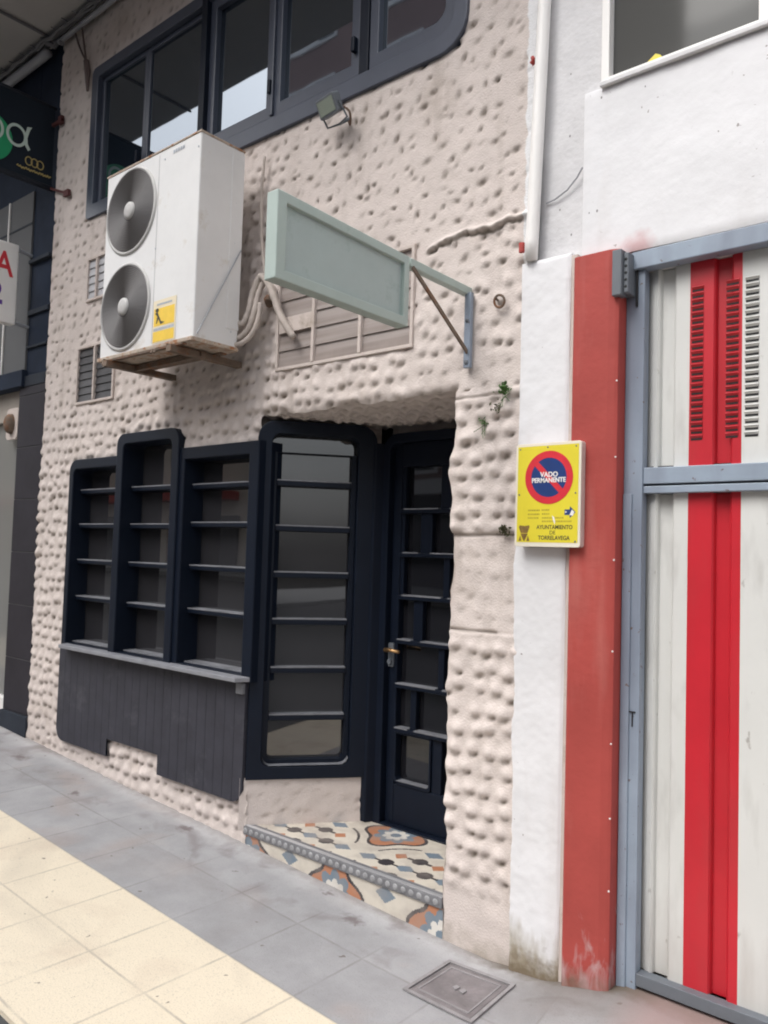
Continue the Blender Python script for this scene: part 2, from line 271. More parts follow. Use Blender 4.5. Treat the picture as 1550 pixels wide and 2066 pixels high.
# ------------------------------------------------------------------ plaster height field
def hash2(i,j,k):
    h=(i*374761393+j*668265263+k*1274126177)&0xffffffff; h=((h^(h>>13))*1274126177)&0xffffffff; return ((h^(h>>16))&0xffff)/65535.
def vnoise(x,y,s,k):
    x=x/s;y=y/s;i=np.floor(x).astype(np.int64);j=np.floor(y).astype(np.int64);u=x-i;v=y-j;u=u*u*(3-2*u);v=v*v*(3-2*v)
    return (hash2(i,j,k)*(1-u)+hash2(i+1,j,k)*u)*(1-v)+(hash2(i,j+1,k)*(1-u)+hash2(i+1,j+1,k)*u)*v
def sst(x,a,b): t=np.clip((x-a)/(b-a),0,1); return t*t*(3-2*t)
S=.086
def plaster(x,z,lump,flat=None,seed=1):
    """outward height, and pit stain with painted shade, of a hand-pinched plaster coat; lump 0..1"""
    xw=x+.03*(vnoise(x,z,.35,3)-.5); zw=z+.03*(vnoise(x,z,.35,4)-.5)
    gi=np.floor(zw/S).astype(np.int64); pit=np.zeros(x.shape); rim=np.zeros(x.shape); dab=np.zeros(x.shape); pl=np.zeros(x.shape); soft=np.zeros(x.shape)
    for dj in (-1,0,1):
        row=gi+dj; off=(hash2(row,row*0,seed+9)*.8)*S*.6
        ci=np.floor((xw-off)/S).astype(np.int64)
        for di in (-1,0,1):
            c=ci+di; px=(c+.5+.80*(1-.38*lump)*(hash2(c,row,seed+11)-.5))*S+off; pz=(row+.5+.68*(1-.48*lump)*(hash2(c,row,seed+12)-.5))*S
            dx=xw-px; dz=zw-pz; ang=2.3+1.6*(hash2(c,row,seed+13)-.5); ca,sa=np.cos(ang),np.sin(ang)
            a=dx*ca+dz*sa; b=-dx*sa+dz*ca; sz=.0095+.0095*hash2(c,row,seed+14)**1.5
            st=.12+.88*hash2(c,row,seed+15)
            pit=np.maximum(pit,st*np.exp(-((a/(sz*.75))**2+(b/(sz*1.3))**2)))
            rim=rim+st*np.exp(-(((a-.015)/.012)**2+(b/.018)**2))
            # convex dab of plaster whose lower lip overhangs its pit
            t2=-.35+.5*(hash2(c,row,seed+16)-.5); c2,s2=np.cos(t2),np.sin(t2); ex=dx+.012; ez=dz-.034
            e1=ex*c2-ez*s2; e2=ex*s2+ez*c2; am=.65+.35*hash2(c,row,seed+17)
            dab=dab+am*np.exp(-((e1/(.024+.008*hash2(c,row,seed+18)))**2+(e2/(.027+.008*hash2(c,row,seed+19)))**2))*(1-.35*np.clip(e2/.035,-1,1))
            pl=np.maximum(pl,(.35+.65*st)*np.exp(-(((dx*.9+dz*.45-.004)/(sz*1.35))**2+((dz*.9-dx*.45+.002)/(sz*.75))**2)))
            soft=np.maximum(soft,st*np.exp(-((a/(sz*1.5))**2+(b/(sz*2.2))**2)))
    up_=-.012*pit-.005*soft+.0035*rim
    lo=.0205*dab*(.65+.7*vnoise(x,z,.16,23))-.017*pl+.006*(vnoise(x,z,.055,24)-.5)
    h=up_*(1-lump)+lo*lump+.006*(vnoise(x,z,.5,6)-.5)+.0025*(vnoise(x,z,.04,7)-.5)+.0014*(vnoise(x,z,.016,8)-.5)
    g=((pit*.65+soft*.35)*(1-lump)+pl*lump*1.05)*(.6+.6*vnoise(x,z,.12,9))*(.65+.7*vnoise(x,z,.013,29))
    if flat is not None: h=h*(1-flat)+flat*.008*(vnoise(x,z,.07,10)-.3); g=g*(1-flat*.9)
    return h,g
def breaks(bp,step):
    out=[bp[0]]
    for a,b in zip(bp[:-1],bp[1:]):
        s_=step(.5*(a+b)) if callable(step) else step; n=max(1,int(round((b-a)/s_))); out+=list(a+(b-a)*np.arange(1,n+1)/n)
    return np.array(out)
def sheet(name,P,keep,m,parent,attr=None,smooth=True):
    """P (nz,nx,3) grid, keep (nz-1,nx-1) bool"""
    nz,nx=P.shape[:2]; me=bpy.data.meshes.new(name); idx=np.arange(nz*nx).reshape(nz,nx)
    q=np.stack([idx[:-1,:-1],idx[:-1,1:],idx[1:,1:],idx[1:,:-1]],-1)[keep]
    used=np.unique(q); mp=np.full(nz*nx,-1); mp[used]=np.arange(len(used)); q=mp[q]
    me.vertices.add(len(used)); me.vertices.foreach_set('co',P.reshape(-1,3)[used].astype(np.float32).ravel())
    me.loops.add(q.size); me.loops.foreach_set('vertex_index',q.astype(np.int32).ravel()); me.polygons.add(len(q)); me.polygons.foreach_set('loop_start',np.arange(0,q.size,4,dtype=np.int32))
    me.update(calc_edges=True); me.validate()
    if smooth: me.polygons.foreach_set('use_smooth',np.ones(len(q),bool))
    if attr is not None:
        a=me.attributes.new('grime_shade','FLOAT','POINT'); a.data.foreach_set('value',attr.reshape(-1)[used].astype(np.float32))
    me.materials.append(m); o=bpy.data.objects.new(name,me); COL.objects.link(o)
    if parent: o.parent=parent
    return o
# ================================================================== GROUND
def ground(x,y):
    x=np.asarray(x,float); y=np.asarray(y,float)
    b=-.225-.058*x; b=np.where(x>-2.6,np.interp(x,[-2.6,-2.2,-1.9,-1.5,0,12],[-.0742,-.0965,-.108,-.113,-.115,-.115]),b); b=np.minimum(b,.75)
    ramp=np.interp(x,[-1.9,-1.62,-1.45,-1.30,12],[0,.03,.075,.105,.105])
    return b+ramp*sst(y,-.50,-.06)
xs=breaks([-30,-8,-6.5,-.2,12],lambda c:2 if c<-8 else .3 if c<-6.5 else .02 if c<-.2 else .5); ys=breaks([-1.6,-.6,.7],lambda c:.05 if c<-.6 else .02)
X,Y=np.meshgrid(xs,ys); Zg=ground(X,Y)+.002*(vnoise(X,Y,.4,21)-.5)
tag(sheet('pavement',np.stack([X,Y,Zg],-1),np.ones((len(ys)-1,len(xs)-1),bool),PAVE,None),kind='structure')
k=MB()
for a,b in zip(np.arange(-30,12,1.0),np.arange(-29,13,1.0)):
    za,zb=float(ground(a,-1)),float(ground(b,-1)); k.add([(a,-1.6,za+.001),(b,-1.6,zb+.001),(b,-1.6,zb-.12),(a,-1.6,za-.12)],[(0,1,2,3)])
tag(k.build('kerb',PAVE),kind='structure')
k=MB(); 
for a in range(-60,40,2):
    za=min(float(ground(a,-2)),.75)-.02; zb=min(float(ground(a+2,-2)),.75)-.02; k.add([(a,-11,za),(a+2,-11,zb),(a+2,-1.6,zb),(a,-1.6,za)],[(0,1,2,3)])
tag(k.build('road',ROAD),kind='structure')
k=MB()
for a in range(-60,40,2):
    za=min(float(ground(a,-2)),.75)+.1; zb=min(float(ground(a+2,-2)),.75)+.1; k.add([(a,-16,za),(a+2,-16,zb),(a+2,-11,zb),(a,-11,za),(a,-11,za-.2),(a+2,-11,zb-.2)],[(0,1,2,3),(3,2,5,4)])
tag(k.build('far_pavement',mat('far_pavement_slabs',(.30,.30,.30),.85,var=.1,vs=2)),kind='structure')
# ================================================================== BAR BUILDING
bar=thing('bar_building','low cream bar front in pinched plaster with navy windows and recessed door','building',(-4,0,0))
def bp(*a,**k): return a
OPEN=[(-5.49,-2.17,4.01,5.11),(-5.53,-5.06,2.63,3.02),(-5.45,-5.08,3.38,3.67),(-3.355,-2.415,2.61,3.08),(-5.49,-3.48,.88,2.165),(-4.84,-4.24,2.165,2.30),(-3.48,-2.135,-.3,2.355)]
def wallcoords():
    bx=sorted({-6.03,-1.735,-4.6,-3.9}|{o[0] for o in OPEN}|{o[1] for o in OPEN}); bz=sorted({-.3,5.6,.0,4.2}|{o[2] for o in OPEN}|{o[3] for o in OPEN})
    return breaks(bx,lambda c:.0095 if c<-4.6 else .008 if c<-3.4 else .0062),breaks(bz,lambda c:.05 if c<0 else .0072 if c<4.0 else .009)
xs,zs=wallcoords(); X,Zz=np.meshgrid(xs,zs)
def lumpmap(x,z):
    l=sst(z,2.95,2.25); l=np.maximum(l,.8*sst(x,-3.25,-3.4)*sst(x,-3.75,-3.6)*sst(z,4.0,3.7)); l=np.maximum(l,.5*sst(x,-2.15,-1.95)*sst(z,3.25,2.9))
    l=np.where(x<-5.0,l*.8,l); return np.clip(l,0.05,1)
def flatmap(x,z):
    f=sst(z,.22,.10)*sst(x,-2.3,-2.15)                       # smooth skirting under the pilaster
    f=np.maximum(f,.75*sst(z,1.2,1.25)*sst(z,1.74,1.68)*sst(x,-2.3,-2.15)) # patched band
    f=np.maximum(f,.45*sst(z-(-.225-.058*x),.09,.04)*sst(x,-3.3,-3.5))
    f=np.maximum(f,sst(x,-1.80,-1.79)*sst(z,2.8,2.9)*.35)
    f=np.maximum(f,.7*sst(x,-2.60,-2.2)*sst(z,2.52,2.47)*sst(z,2.33,2.38))
    return f
h,g=plaster(X,Zz,lumpmap(X,Zz),flatmap(X,Zz))
h=h+.006*sst(X,-2.2,-2.1)*sst(Zz,1.69,1.70)*sst(Zz,2.4,2.3)+.008*sst(X,-2.2,-2.1)*sst(Zz,1.27,1.26)*sst(Zz,.2,.3)
# horizontal cracks across the pilaster
for zc,a,b in ((1.695,-2.14,-1.80),(1.27,-2.14,-1.9),(2.315,-2.14,-1.87)):
    zl=zc+.012*(vnoise(X,Zz*0,.12,31)-.5); cr=np.exp(-((Zz-zl)/.006)**2)*sst(X,a-.02,a)*sst(X,b+.02,b); h=h-.010*cr; g=np.maximum(g,cr*(.35+.65*vnoise(X,Zz,.08,32)))
# cable channel ridge
cx=[-2.34,-2.27,-2.10,-1.94,-1.86,-1.785,-1.735]; cz=[3.045,3.075,3.088,3.078,3.092,3.085,3.07]
zl=np.interp(X,cx,cz)+.012*(vnoise(X,X*0,.04,33)-.5); cr=np.exp(-((Zz-zl-.0)/.014)**2)*sst(X,-2.35,-2.31); h=h+.022*cr*(.15+1.3*vnoise(X,Zz,.035,34)); 
cr2=np.exp(-((Zz-zl+.016+.012*(vnoise(X,X*0,.02,35)-.5))/.009)**2)*(.45+.55*vnoise(X,Zz,.03,36))*sst(X,-2.35,-2.31)*sst(X,-1.78,-1.82); g=np.maximum(g,cr2*1.1); h=h-.012*cr2
# wavy arris of the pilaster and lintel
arx=np.exp(-np.clip(X+2.135,0,9)/.03)*(X>=-2.1351)*(Zz<2.42); wob=.022*(vnoise(Zz,Zz*0,.11,41)-.55)+.02*np.exp(-((Zz-1.98)/.14)**2)*-1+.007*(vnoise(Zz,Zz*0,.03,42)-.5)
Xd=X+arx*wob
arz=np.exp(-np.clip(Zz-2.355,0,9)/.03)*(Zz>=2.3549)*(X<-2.0)*(X>-3.6); wz=.028*(vnoise(X,X*0,.10,43)-.5)+.008*(vnoise(X,X*0,.03,44)-.5)
Zd=Zz+arz*wz
rnd=.03*np.exp(-np.clip(Zz-2.355,0,9)/.02)*(Zz>=2.3549)*(X<-2.13)*(X>-3.5)  # rounded lintel nose
keep=np.ones((len(zs)-1,len(xs)-1),bool); xc=(xs[1:]+xs[:-1])/2; zc=(zs[1:]+zs[:-1])/2
for (a,b,c,d_) in OPEN: keep&=~((xc[None,:]>a)&(xc[None,:]<b)&(zc[:,None]>c)&(zc[:,None]<d_))
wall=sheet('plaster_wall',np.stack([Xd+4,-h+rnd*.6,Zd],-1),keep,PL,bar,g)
wall.matrix_parent_inverse.identity()
for v in (wall,): pass
def abs_obj(o):  # mesh given in world coordinates relative to parent origin offset
    return o
# the plaster material works in object coordinates = world - bar.location, so shift back
wall.location=(0,0,0)
me=wall.data; co=np.empty(len(me.vertices)*3,np.float32); me.vertices.foreach_get('co',co); co=co.reshape(-1,3); co[:,0]-=4; me.vertices.foreach_set('co',co.ravel()); me.update(); wall.matrix_parent_inverse=Matrix.Translation((4,0,0))
def bar_sheet(name,P,m,g=None):
    o=sheet(name,P,np.ones((P.shape[0]-1,P.shape[1]-1),bool),m,bar,g); o.matrix_parent_inverse=Matrix.Translation((4,0,0)); return o
# recess ceiling
xs2=breaks([-3.5,-2.1],.008); y2=breaks([0,.66],.008); X2,Y2=np.meshgrid(xs2,y2); h2,g2=plaster(X2,Y2+7.3,np.ones(X2.shape)); wz2=.028*(vnoise(X2,X2*0,.10,43)-.5)+.008*(vnoise(X2,X2*0,.03,44)-.5)
y0=-np.interp(X2,xs,h[np.argmin(abs(zs-2.355))])+.018
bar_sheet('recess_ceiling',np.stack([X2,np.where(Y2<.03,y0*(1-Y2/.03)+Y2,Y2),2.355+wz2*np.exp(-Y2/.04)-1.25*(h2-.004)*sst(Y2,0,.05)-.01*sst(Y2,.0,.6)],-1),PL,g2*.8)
# pilaster reveal into the recess
z3=breaks([-.3,2.36],.02); y3=breaks([0,.66],.03); Y3,Z3=np.meshgrid(y3,z3); h3,g3=plaster(Y3+3.1,Z3,np.ones(Y3.shape)); w3=.022*(vnoise(Z3,Z3*0,.11,41)-.55)+.02*np.exp(-((Z3-1.98)/.14)**2)*-1+.007*(vnoise(Z3,Z3*0,.03,42)-.5)
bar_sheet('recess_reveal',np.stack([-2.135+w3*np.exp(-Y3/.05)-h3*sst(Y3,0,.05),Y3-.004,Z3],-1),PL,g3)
k=MB(); k.box(-6.02,-1.74,.72,7,-.3,5.59); k.box(-6.02,-5.98,.02,.7,-.3,5.6); k.box(-1.755,-1.74,.02,.7,-.3,5.6)
k.build('inner_core',mat('core_dark',(.03,.03,.03),.9),bar)
k=MB(); k.box(-30,-1.72,-1.2,0.0,5.6,5.75); k.box(-30,-1.72,0.0,7,5.6,5.75); k.box(-30,-1.72,-1.2,7,5.75,13); k.build('upper_storeys',SOFF,bar,label='grey beige overhanging soffit above the bar front')
k=MB(); k.tube([(-6.1,-1.2,5.585),(-6.1,-.03,5.585)],.012,8); k.build('soffit_joint',GREY,bar)
# ---- generic window helpers
def pane(poly,d,T,m,parent,name='pane'): b=MB(); b.prism(poly,d,d+.006,T); return b.build(name,m,parent)
def slab(x0,x1,y0,y1,z0,z1,name,m,parent,bev=.004,T=None): b=MB(); b.box(x0,x1,y0,y1,z0,z1,T=T); return b.build(name,m,parent,bev)
# ---- big ribbon window
b=MB(); b.ring(rr(-5.515,-2.12,3.985,5.13,(.03,.16,.16,.05)),rr(-5.43,-2.20,4.085,5.05,(.02,.10,.10,.02)),-.022,.07,XZ)
bw=b.build('ribbon_window',WFR,bar,.005)
# sash frames: (x0,x1)
SASH=[(-5.43,-4.84),(-4.84,-4.17),(-4.11,-3.49),(-3.49,-2.815),(-2.745,-2.20)]
for i,(a,c) in enumerate(SASH):
    s=.035 if i in (0,1) else .06; rb=.09 if i==4 else .004
    b=MB(); b.ring(rr(a,c,4.085,5.05,(.004,rb,rb,.004)),rr(a+s,c-s,4.085+(.03 if i<2 else .085),5.05-s,(.004,rb*.8,rb*.8,.004)),-.004 if i>1 else .018,.05,XZ); b.build('sash',WFR,bw,.006)
    pane(rr(a+s-.008,c-s+.008,4.10 if i<2 else .077+4.085,5.05-s+.008,(.004,rb*.8,rb*.8,.004)),.032,XZ,GLU,bw)
b=MB(); b.box(-4.168,-4.112,-.035,.05,4.06,5.08); b.build('mullion',NAVY,bw,.004)
b=MB(); b.box(-2.812,-2.748,-.012,.045,4.085,5.05); b.build('mullion',NAVY,bw,.004)
for x in (-3.49,): b=MB(); b.box(x-.012,x+.012,-.02,-.004,4.10,5.04); b.build('cover_strip',WFR,bw,.003)
for x,z in ((-3.50,4.27),(-2.84,4.26),(-4.86,4.27)): b=MB(); b.box(x-.012,x+.012,-.035,-.004,z-.04,z+.04); b.build('hinge',NAVY,bw,.004)
# ---- vents
def vent(x0,x1,z0,z1,divs,m,slat,label,back=BLK,fr=None):
    fr=fr or PLD
    b=MB(); b.ring(rr(x0-.018,x1+.018,z0-.018,z1+.018),rr(x0,x1,z0,z1),-.016,.03,XZ)
    for x in divs: b.box(x-.010,x+.010,-.02,.02,z0,z1)
    v=b.build('wall_vent',fr,bar,.003,label=label)
    s=MB(); n=int((z1-z0)/(.08 if x1-x0>.8 else .052)); hh=(z1-z0)/n*.5
    for i in range(n):
        z=z0+(i+.5)*(z1-z0)/n; s.add([(x0,-.005,z-hh-.001),(x1,-.005,z-hh-.001),(x1,.004,z+hh+.002),(x0,.004,z+hh+.002),(x0,-.002,z-hh-.003),(x1,-.002,z-hh-.003),(x1,.008,z+hh),(x0,.008,z+hh)],[(0,1,2,3),(7,6,5,4),(0,4,5,1),(2,6,7,3)])
    s.build('slats',m,v); s=MB(); s.box(x0-.01,x1+.01,.035,.04,z0-.01,z1+.01); s.build('backing',back,v); return v
SL=mat('vent_slats_brown',(.26,.215,.195),.6,var=.2,vs=4,extra=lambda t,co,o: mixc(t,rng(t,noise(t,co,9,3,0,(.06,1,2.2)),.42,.62,0,.8),o,(.36,.315,.295))); SLD=mat('vent_slats_dark',(.05,.048,.052),.5,var=.3,vs=6); SLW=mat('vent_slats_pale',(.42,.42,.44),.5,var=.1)
v=vent(-3.355,-2.415,2.61,3.08,(-3.08,-2.74),SL,0,'wide brown slatted vent under the pale green sign',back=SL)
b=MB(); b.box(-3.345,-3.09,-.018,-.010,2.80,2.885); b.build('patch_plate',PLD,v)
vent(-5.53,-5.06,2.63,3.02,(-5.30,),SLD,0,'dark slatted vent low on the wall left of the air conditioner')
vent(-5.45,-5.08,3.38,3.67,(-5.33,),SLW,0,'small pale vent half hidden behind the air conditioner')
# ---- bay window, three lights
b=MB()
b.ring(rr(-5.535,-4.86,.865,2.205,(.0,.0,.0,.085)),rr(-5.478,-4.885,.895,2.135,(0,0,0,.045)),-.035,.14,XZ)
bay=b.build('bay_window',NAVY,bar,.006)
b=MB(); b.ring(rr(-4.892,-4.19,.860,2.345,(0,0,.09,.075)),rr(-4.815,-4.262,.897,2.275,(0,0,.045,.04)),-.052,.14,XZ); b.build('light_frame',NAVY,bay,.006)
b=MB(); b.ring(rr(-4.215,-3.452,.863,2.212,(0,0,0,0)),rr(-4.142,-3.535,.899,2.138,(0,0,0,0)),-.038,.14,XZ); b.build('light_frame',NAVY,bay,.006)
for (x0,x1,zt,zz) in ((-5.478,-4.885,2.135,(1.992,1.745,1.489,1.228)),(-4.815,-4.262,2.275,(1.994,1.745,1.489,1.220)),(-4.142,-3.535,2.138,(1.990,1.755,1.492,1.227))):
    pane(rr(x0-.004,x1+.004,.89,zt+.004),.112,XZ,GL,bay)
    for z in zz:
        b=MB(); b.box(x0,x1,.028,.108,z-.030,z-.001); s=b.build('glazing_bar',NAVY,bay,.006)
        b=MB(); b.box(x0+.002,x1-.002,.0265,.108,z-.004,z+.003); b.build('bar_top',NAVYT,s)
    b=MB(); b.box(x0,x1,.02,.11,.899,.907); b.build('bar_top',NAVYT,bay)
b=MB(); b.prism([(-5.45,-.05),(-5.42,-.115),(-3.49,-.118),(-3.455,-.03),(-3.455,.02),(-5.45,.02)],.868,.893,lambda u,v,d:(u,v,d)); b.build('sill',SILL,bay,.004)
b=MB(); b.box(-3.555,-3.498,-.055,-.03,.795,.855); b.build('junction_box',NAVYT,bay,.004)
# ---- boarded panel
def zbot(x):
    z=.207-(x+5.54)*.007
    r=.09
    for e in (-5.545,-3.495):
        d_=abs(x-e)
        if d_<r: z+=r-math.sqrt(max(0,r*r-(r-d_)**2))
    return z
b=MB(); x=-5.545; N=24; wd=(5.545-3.495)/N
for i in range(N):
    a=x+i*wd+.0014; c=x+(i+1)*wd-.0014
    sub=np.linspace(a,c,6)
    for p,q in zip(sub[:-1],sub[1:]):
        segs=[(p,q)]
        for (p_,q_) in segs:
            nb=.317 if (p_+q_)/2>-4.873 and (p_+q_)/2<-4.290 else None
            z0a,z0b=(nb,nb) if nb else (zbot(p_),zbot(q_))
            b.add([(p_,-.034,z0a),(q_,-.034,z0b),(q_,-.034,.866),(p_,-.034,.866),(p_,-.0,z0a),(q_,-.0,z0b),(q_,0,.866),(p_,0,.866)],[(0,1,2,3),(0,4,5,1)]+([(0,3,7,4)] if p_==a else [])+([(1,5,6,2)] if q_==c else []))
b.build('board_panel',WOOD,bar)
b=MB(); sub=np.linspace(-5.54,-3.50,90)
for p,q in zip(sub[:-1],sub[1:]):
    m_=(p+q)/2; nb=m_>-4.873 and m_<-4.290; b.add([(p,-.026,.32 if nb else zbot(p)+.002),(q,-.026,.32 if nb else zbot(q)+.002),(q,-.026,.864),(p,-.026,.864)],[(0,1,2,3)])
b.build('board_grooves',NAVY,bar)
# ---- angled entrance window
A=Vector((-3.485,.02,0)); B=Vector((-3.10,.51,0)); dv=(B-A).normalized(); nv=Vector((dv.y,-dv.x,0))
def PT(u,v,d): p=A+dv*u+nv*(-d); return (p.x,p.y,v)
b=MB(); b.ring(rr(-.03,.655,.325,2.335,(0,0,.10,.10)),rr(.052,.545,.395,2.26,(.05,.05,.05,.05)),-.03,.10,PT); ent=b.build('entrance_window',NAVY,bar,.006,label='tall narrow navy window set at an angle beside the door')
b=MB(); b.ring(rr(.054,.543,.398,2.16,(.05,.05,0,0)),rr(.085,.515,.425,2.158,(.03,.03,0,0)),.015,.07,PT); b.build('inner_frame',NAVY,ent,.004)
pane(rr(.05,.547,.393,2.262,(.04,.04,.04,.04)),.062,PT,GL,ent)
for z in (2.0,1.742,1.478,1.213,.941,.677):
    b=MB(); b.box(.085,.515,.004,.06,z-.034,z-.001,T=lambda x,y,z:PT(x,z,y)); s=b.build('glazing_bar',NAVY,ent,.006)
    b=MB(); b.box(.088,.512,.0025,.06,z-.004,z+.003,T=lambda x,y,z:PT(x,z,y)); b.build('bar_top',NAVYT,s)
b=MB(); rin=rr(.056,.541,.399,.60,(.05,.05,0,0)); n=7
pl=[p for p in rin if p[1]<.445]; pl=sorted(pl,key=lambda p:p[0])
for p,q in zip(pl[:-1],pl[1:]): b.add([PT(p[0],p[1]+.002,-.028),PT(q[0],q[1]+.002,-.028),PT(q[0],q[1]+.004,.014),PT(p[0],p[1]+.004,.014)],[(0,1,2,3)])
b.build('bar_top',NAVYT,ent)
b=MB(); b.add([(-3.11,.50,.078),(-3.055,.50,.078),(-3.0,.60,.078),(-3.11,.64,.078),(-3.11,.50,2.235),(-3.055,.50,2.235),(-3.0,.60,2.235),(-3.11,.64,2.235)],[(0,1,2,3),(7,6,5,4),(0,4,5,1),(1,5,6,2),(2,6,7,3),(3,7,4,0)]); b.build('door_post',NAVY,bar,.006)
us=breaks([-.02,.70],.012); vs=breaks([2.18,2.42],.012); U,V=np.meshgrid(us,vs); hp,gp=plaster(U+5.7,V,np.full(U.shape,.8))
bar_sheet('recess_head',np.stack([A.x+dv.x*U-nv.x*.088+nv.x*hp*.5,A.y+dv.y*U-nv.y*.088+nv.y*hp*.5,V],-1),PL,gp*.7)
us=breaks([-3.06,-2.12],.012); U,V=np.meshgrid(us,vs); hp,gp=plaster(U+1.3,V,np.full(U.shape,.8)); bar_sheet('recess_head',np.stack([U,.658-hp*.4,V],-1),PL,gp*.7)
# beige plinth under it
us=breaks([-.06,.645],.008); vs=breaks([.05,.335],.008); U,V=np.meshgrid(us,vs); hp,gp=plaster(U+1.7,V,np.full(U.shape,.25),np.full(U.shape,.55)); 
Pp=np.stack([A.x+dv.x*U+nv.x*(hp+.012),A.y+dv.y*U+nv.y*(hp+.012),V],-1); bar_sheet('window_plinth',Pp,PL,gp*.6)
# ---- door
b=MB(); b.ring(rr(-3.04,-2.13,.06,2.29,(0,0,0,.10)),rr(-2.985,-2.19,.085,2.235,(0,0,0,.05)),.545,.66,XZ); door=b.build('entrance_door',NAVY,bar,.006,label='navy entrance door with stepped rows of small panes')
b=MB(); xl,xr=-2.985,-2.19
b.box(xl,-2.925,.59,.645,.085,2.235); b.box(-2.25,xr,.59,.645,.085,2.235); b.box(-2.925,-2.25,.59,.645,.085,.305); b.box(-2.925,-2.25,.59,.645,2.10,2.235)
b.build('door_leaf',NAVY,door,.005)
rows=[(.305,.595,[(-2.925,-2.665),(-2.60,-2.36)],[(-2.665,-2.60),(-2.36,-2.25)]),(.62,.842,[(-2.925,-2.825),(-2.785,-2.45)],[(-2.825,-2.785),(-2.45,-2.25)]),(.867,1.09,[(-2.925,-2.64),(-2.60,-2.36)],[(-2.64,-2.60),(-2.36,-2.25)]),
 (1.114,1.34,[(-2.925,-2.82),(-2.755,-2.45)],[(-2.82,-2.755),(-2.45,-2.25)]),(1.365,1.582,[(-2.90,-2.62),(-2.58,-2.36)],[(-2.925,-2.90),(-2.62,-2.58),(-2.36,-2.25)]),(1.607,1.83,[(-2.90,-2.785),(-2.705,-2.45)],[(-2.925,-2.90),(-2.785,-2.705),(-2.45,-2.25)]),(1.854,2.10,[(-2.90,-2.65),(-2.58,-2.36)],[(-2.925,-2.90),(-2.65,-2.58),(-2.36,-2.25)])]
for i,(z0,z1,ps,ds) in enumerate(rows):
    for (a,c) in ps: pane(rr(a-.003,c+.003,z0-.003,z1+.003),.635,XZ,GLDR,door)
    for (a,c) in ds: b=MB(); b.box(a,c,.596,.634,z0-.002,z1+.002); b.build('divider',NAVY,door,.004)
    if i<6:
        b=MB(); b.box(-2.925,-2.25,.578,.634,z1+.0,z1+.024); s=b.build('shelf_bar',NAVY,door,.004)
        for (a,c) in rows[i+1][2]: b=MB(); b.box(a+.003,c-.003,.5765,.632,z1+.021,z1+.028); b.build('bar_top',NAVYT,s)
b=MB(); b.ring(rr(-2.925,-2.665,.305,.595,(.04,.02,0,0)),rr(-2.912,-2.678,.325,.585,(.03,.01,0,0)),.584,.634,XZ); b.build('divider',NAVY,door,.003); b=MB(); b.box(-2.90,-2.688,.581,.632,.3255,.3285); b.build('bar_top',NAVYT,door)
b=MB(); b.tube([(-2.965,.585,1.052),(-2.965,.535,1.052)],.011,10); b.tube([(-2.975,.538,1.052),(-2.93,.535,1.053),(-2.87,.538,1.050)],[.012,.010,.009],10); b.build('handle',BRASS,door,smooth=True)
b=MB(); b.prism(rr(-2.985,-2.945,.955,1.09,(.01,)*4),.580,.590,XZ); b.tube([(-2.965,.580,.985),(-2.965,.565,.985)],.014,12); b.build('lock_plate',STEELD,door)
# ---- encaustic tiled step
def pig(u,v,riser=False):
    P=.655; cu=-2.80; cv=.47
    a=(u-cu+P/2)%P-P/2; b_=(v-cv+P/2)%P-P/2
    ax,bx_=abs(a),abs(b_); r=math.hypot(a,b_); th=math.atan2(b_,a); C=(.62,.57,.49); O=(.44,.19,.10); K=(.045,.04,.045); Bl=(.17,.22,.27); W=(.66,.63,.58)
    star=.075+.030*abs(math.cos(4*th))
    if r<.03: return Bl
    if r<star*.72: return W
    if r<star*1.15: return Bl
    m=max(ax,bx_)+.35*min(ax,bx_)
    oct_=.155+.028*math.cos(4*th)
    if r<oct_: return O
    if r<oct_+.020: return K
    # second motif at the tile corners
    a2=(u-cu)%P-P/2; b2=(v-cv)%P-P/2
    for (dx,dy) in ((.12,0),(-.12,0),(0,.12),(0,-.12)):
        if math.hypot(a2-dx,b2-dy)<.041: return K
        if abs(b2-dy)<.010 and abs(a2-dx)<.075: return K
    for (dx,dy) in ((.0,.0),(.235,.0),(-.235,.0),(.0,.235),(.0,-.235)):
        if abs(a2-dx)*.8+abs(b2-dy)*1.2<.050: return Bl
    for (dx,dy) in ((.115,.115),(-.115,.115),(.115,-.115),(-.115,-.115)):
        if abs(a2-dx)+abs(b2-dy)<.040: return O
    if not riser and abs(math.hypot(a2,b2)-.262)<.007 and (math.cos(4*math.atan2(b2,a2))<.2): return K
    return C
def tiles(name,us,vs,T,fu,parent):
    us=np.array(us);vs=np.array(vs);U,V=np.meshgrid(us,vs); P=np.array([[T(u,v) for u in us] for v in vs])
    o=sheet(name,P,np.ones((len(vs)-1,len(us)-1),bool),TILE,None,smooth=False); o.parent=parent; o.matrix_parent_inverse=Matrix.Translation((4,0,0))
    cl=[]
    for j in range(len(vs)-1):
        for i in range(len(us)-1):
            c=fu((us[i]+us[i+1])/2,(vs[j]+vs[j+1])/2); cl+= [*c,1]*4
    ca=o.data.color_attributes.new('pigment','FLOAT_COLOR','CORNER'); ca.data.foreach_set('color',cl); return o
b=MB(); b.box(-3.50,-2.136,.004,.66,-.3,.072); step=b.build('entrance_step',PLD,bar)
us=np.linspace(-3.51,-2.12,260); vs=np.linspace(.045,.66,118)
def ptop(u,v):
    if v>.565: return (.34,.10,.07)
    return pig(u,v)
def to4(o):
    o.matrix_parent_inverse=Matrix.Identity(4); return o
tt=tiles('step_tiles',us,vs,lambda u,v:(u,v,.076),ptop,bar)
rs=np.linspace(-3.495,-2.138,270); rv=np.linspace(-.14,.03,34)
def prise(u,v): return pig(u,v*1.0+.565,True)
tiles('riser_tiles',rs,rv,lambda u,v:(u,-.002,v),prise,bar)
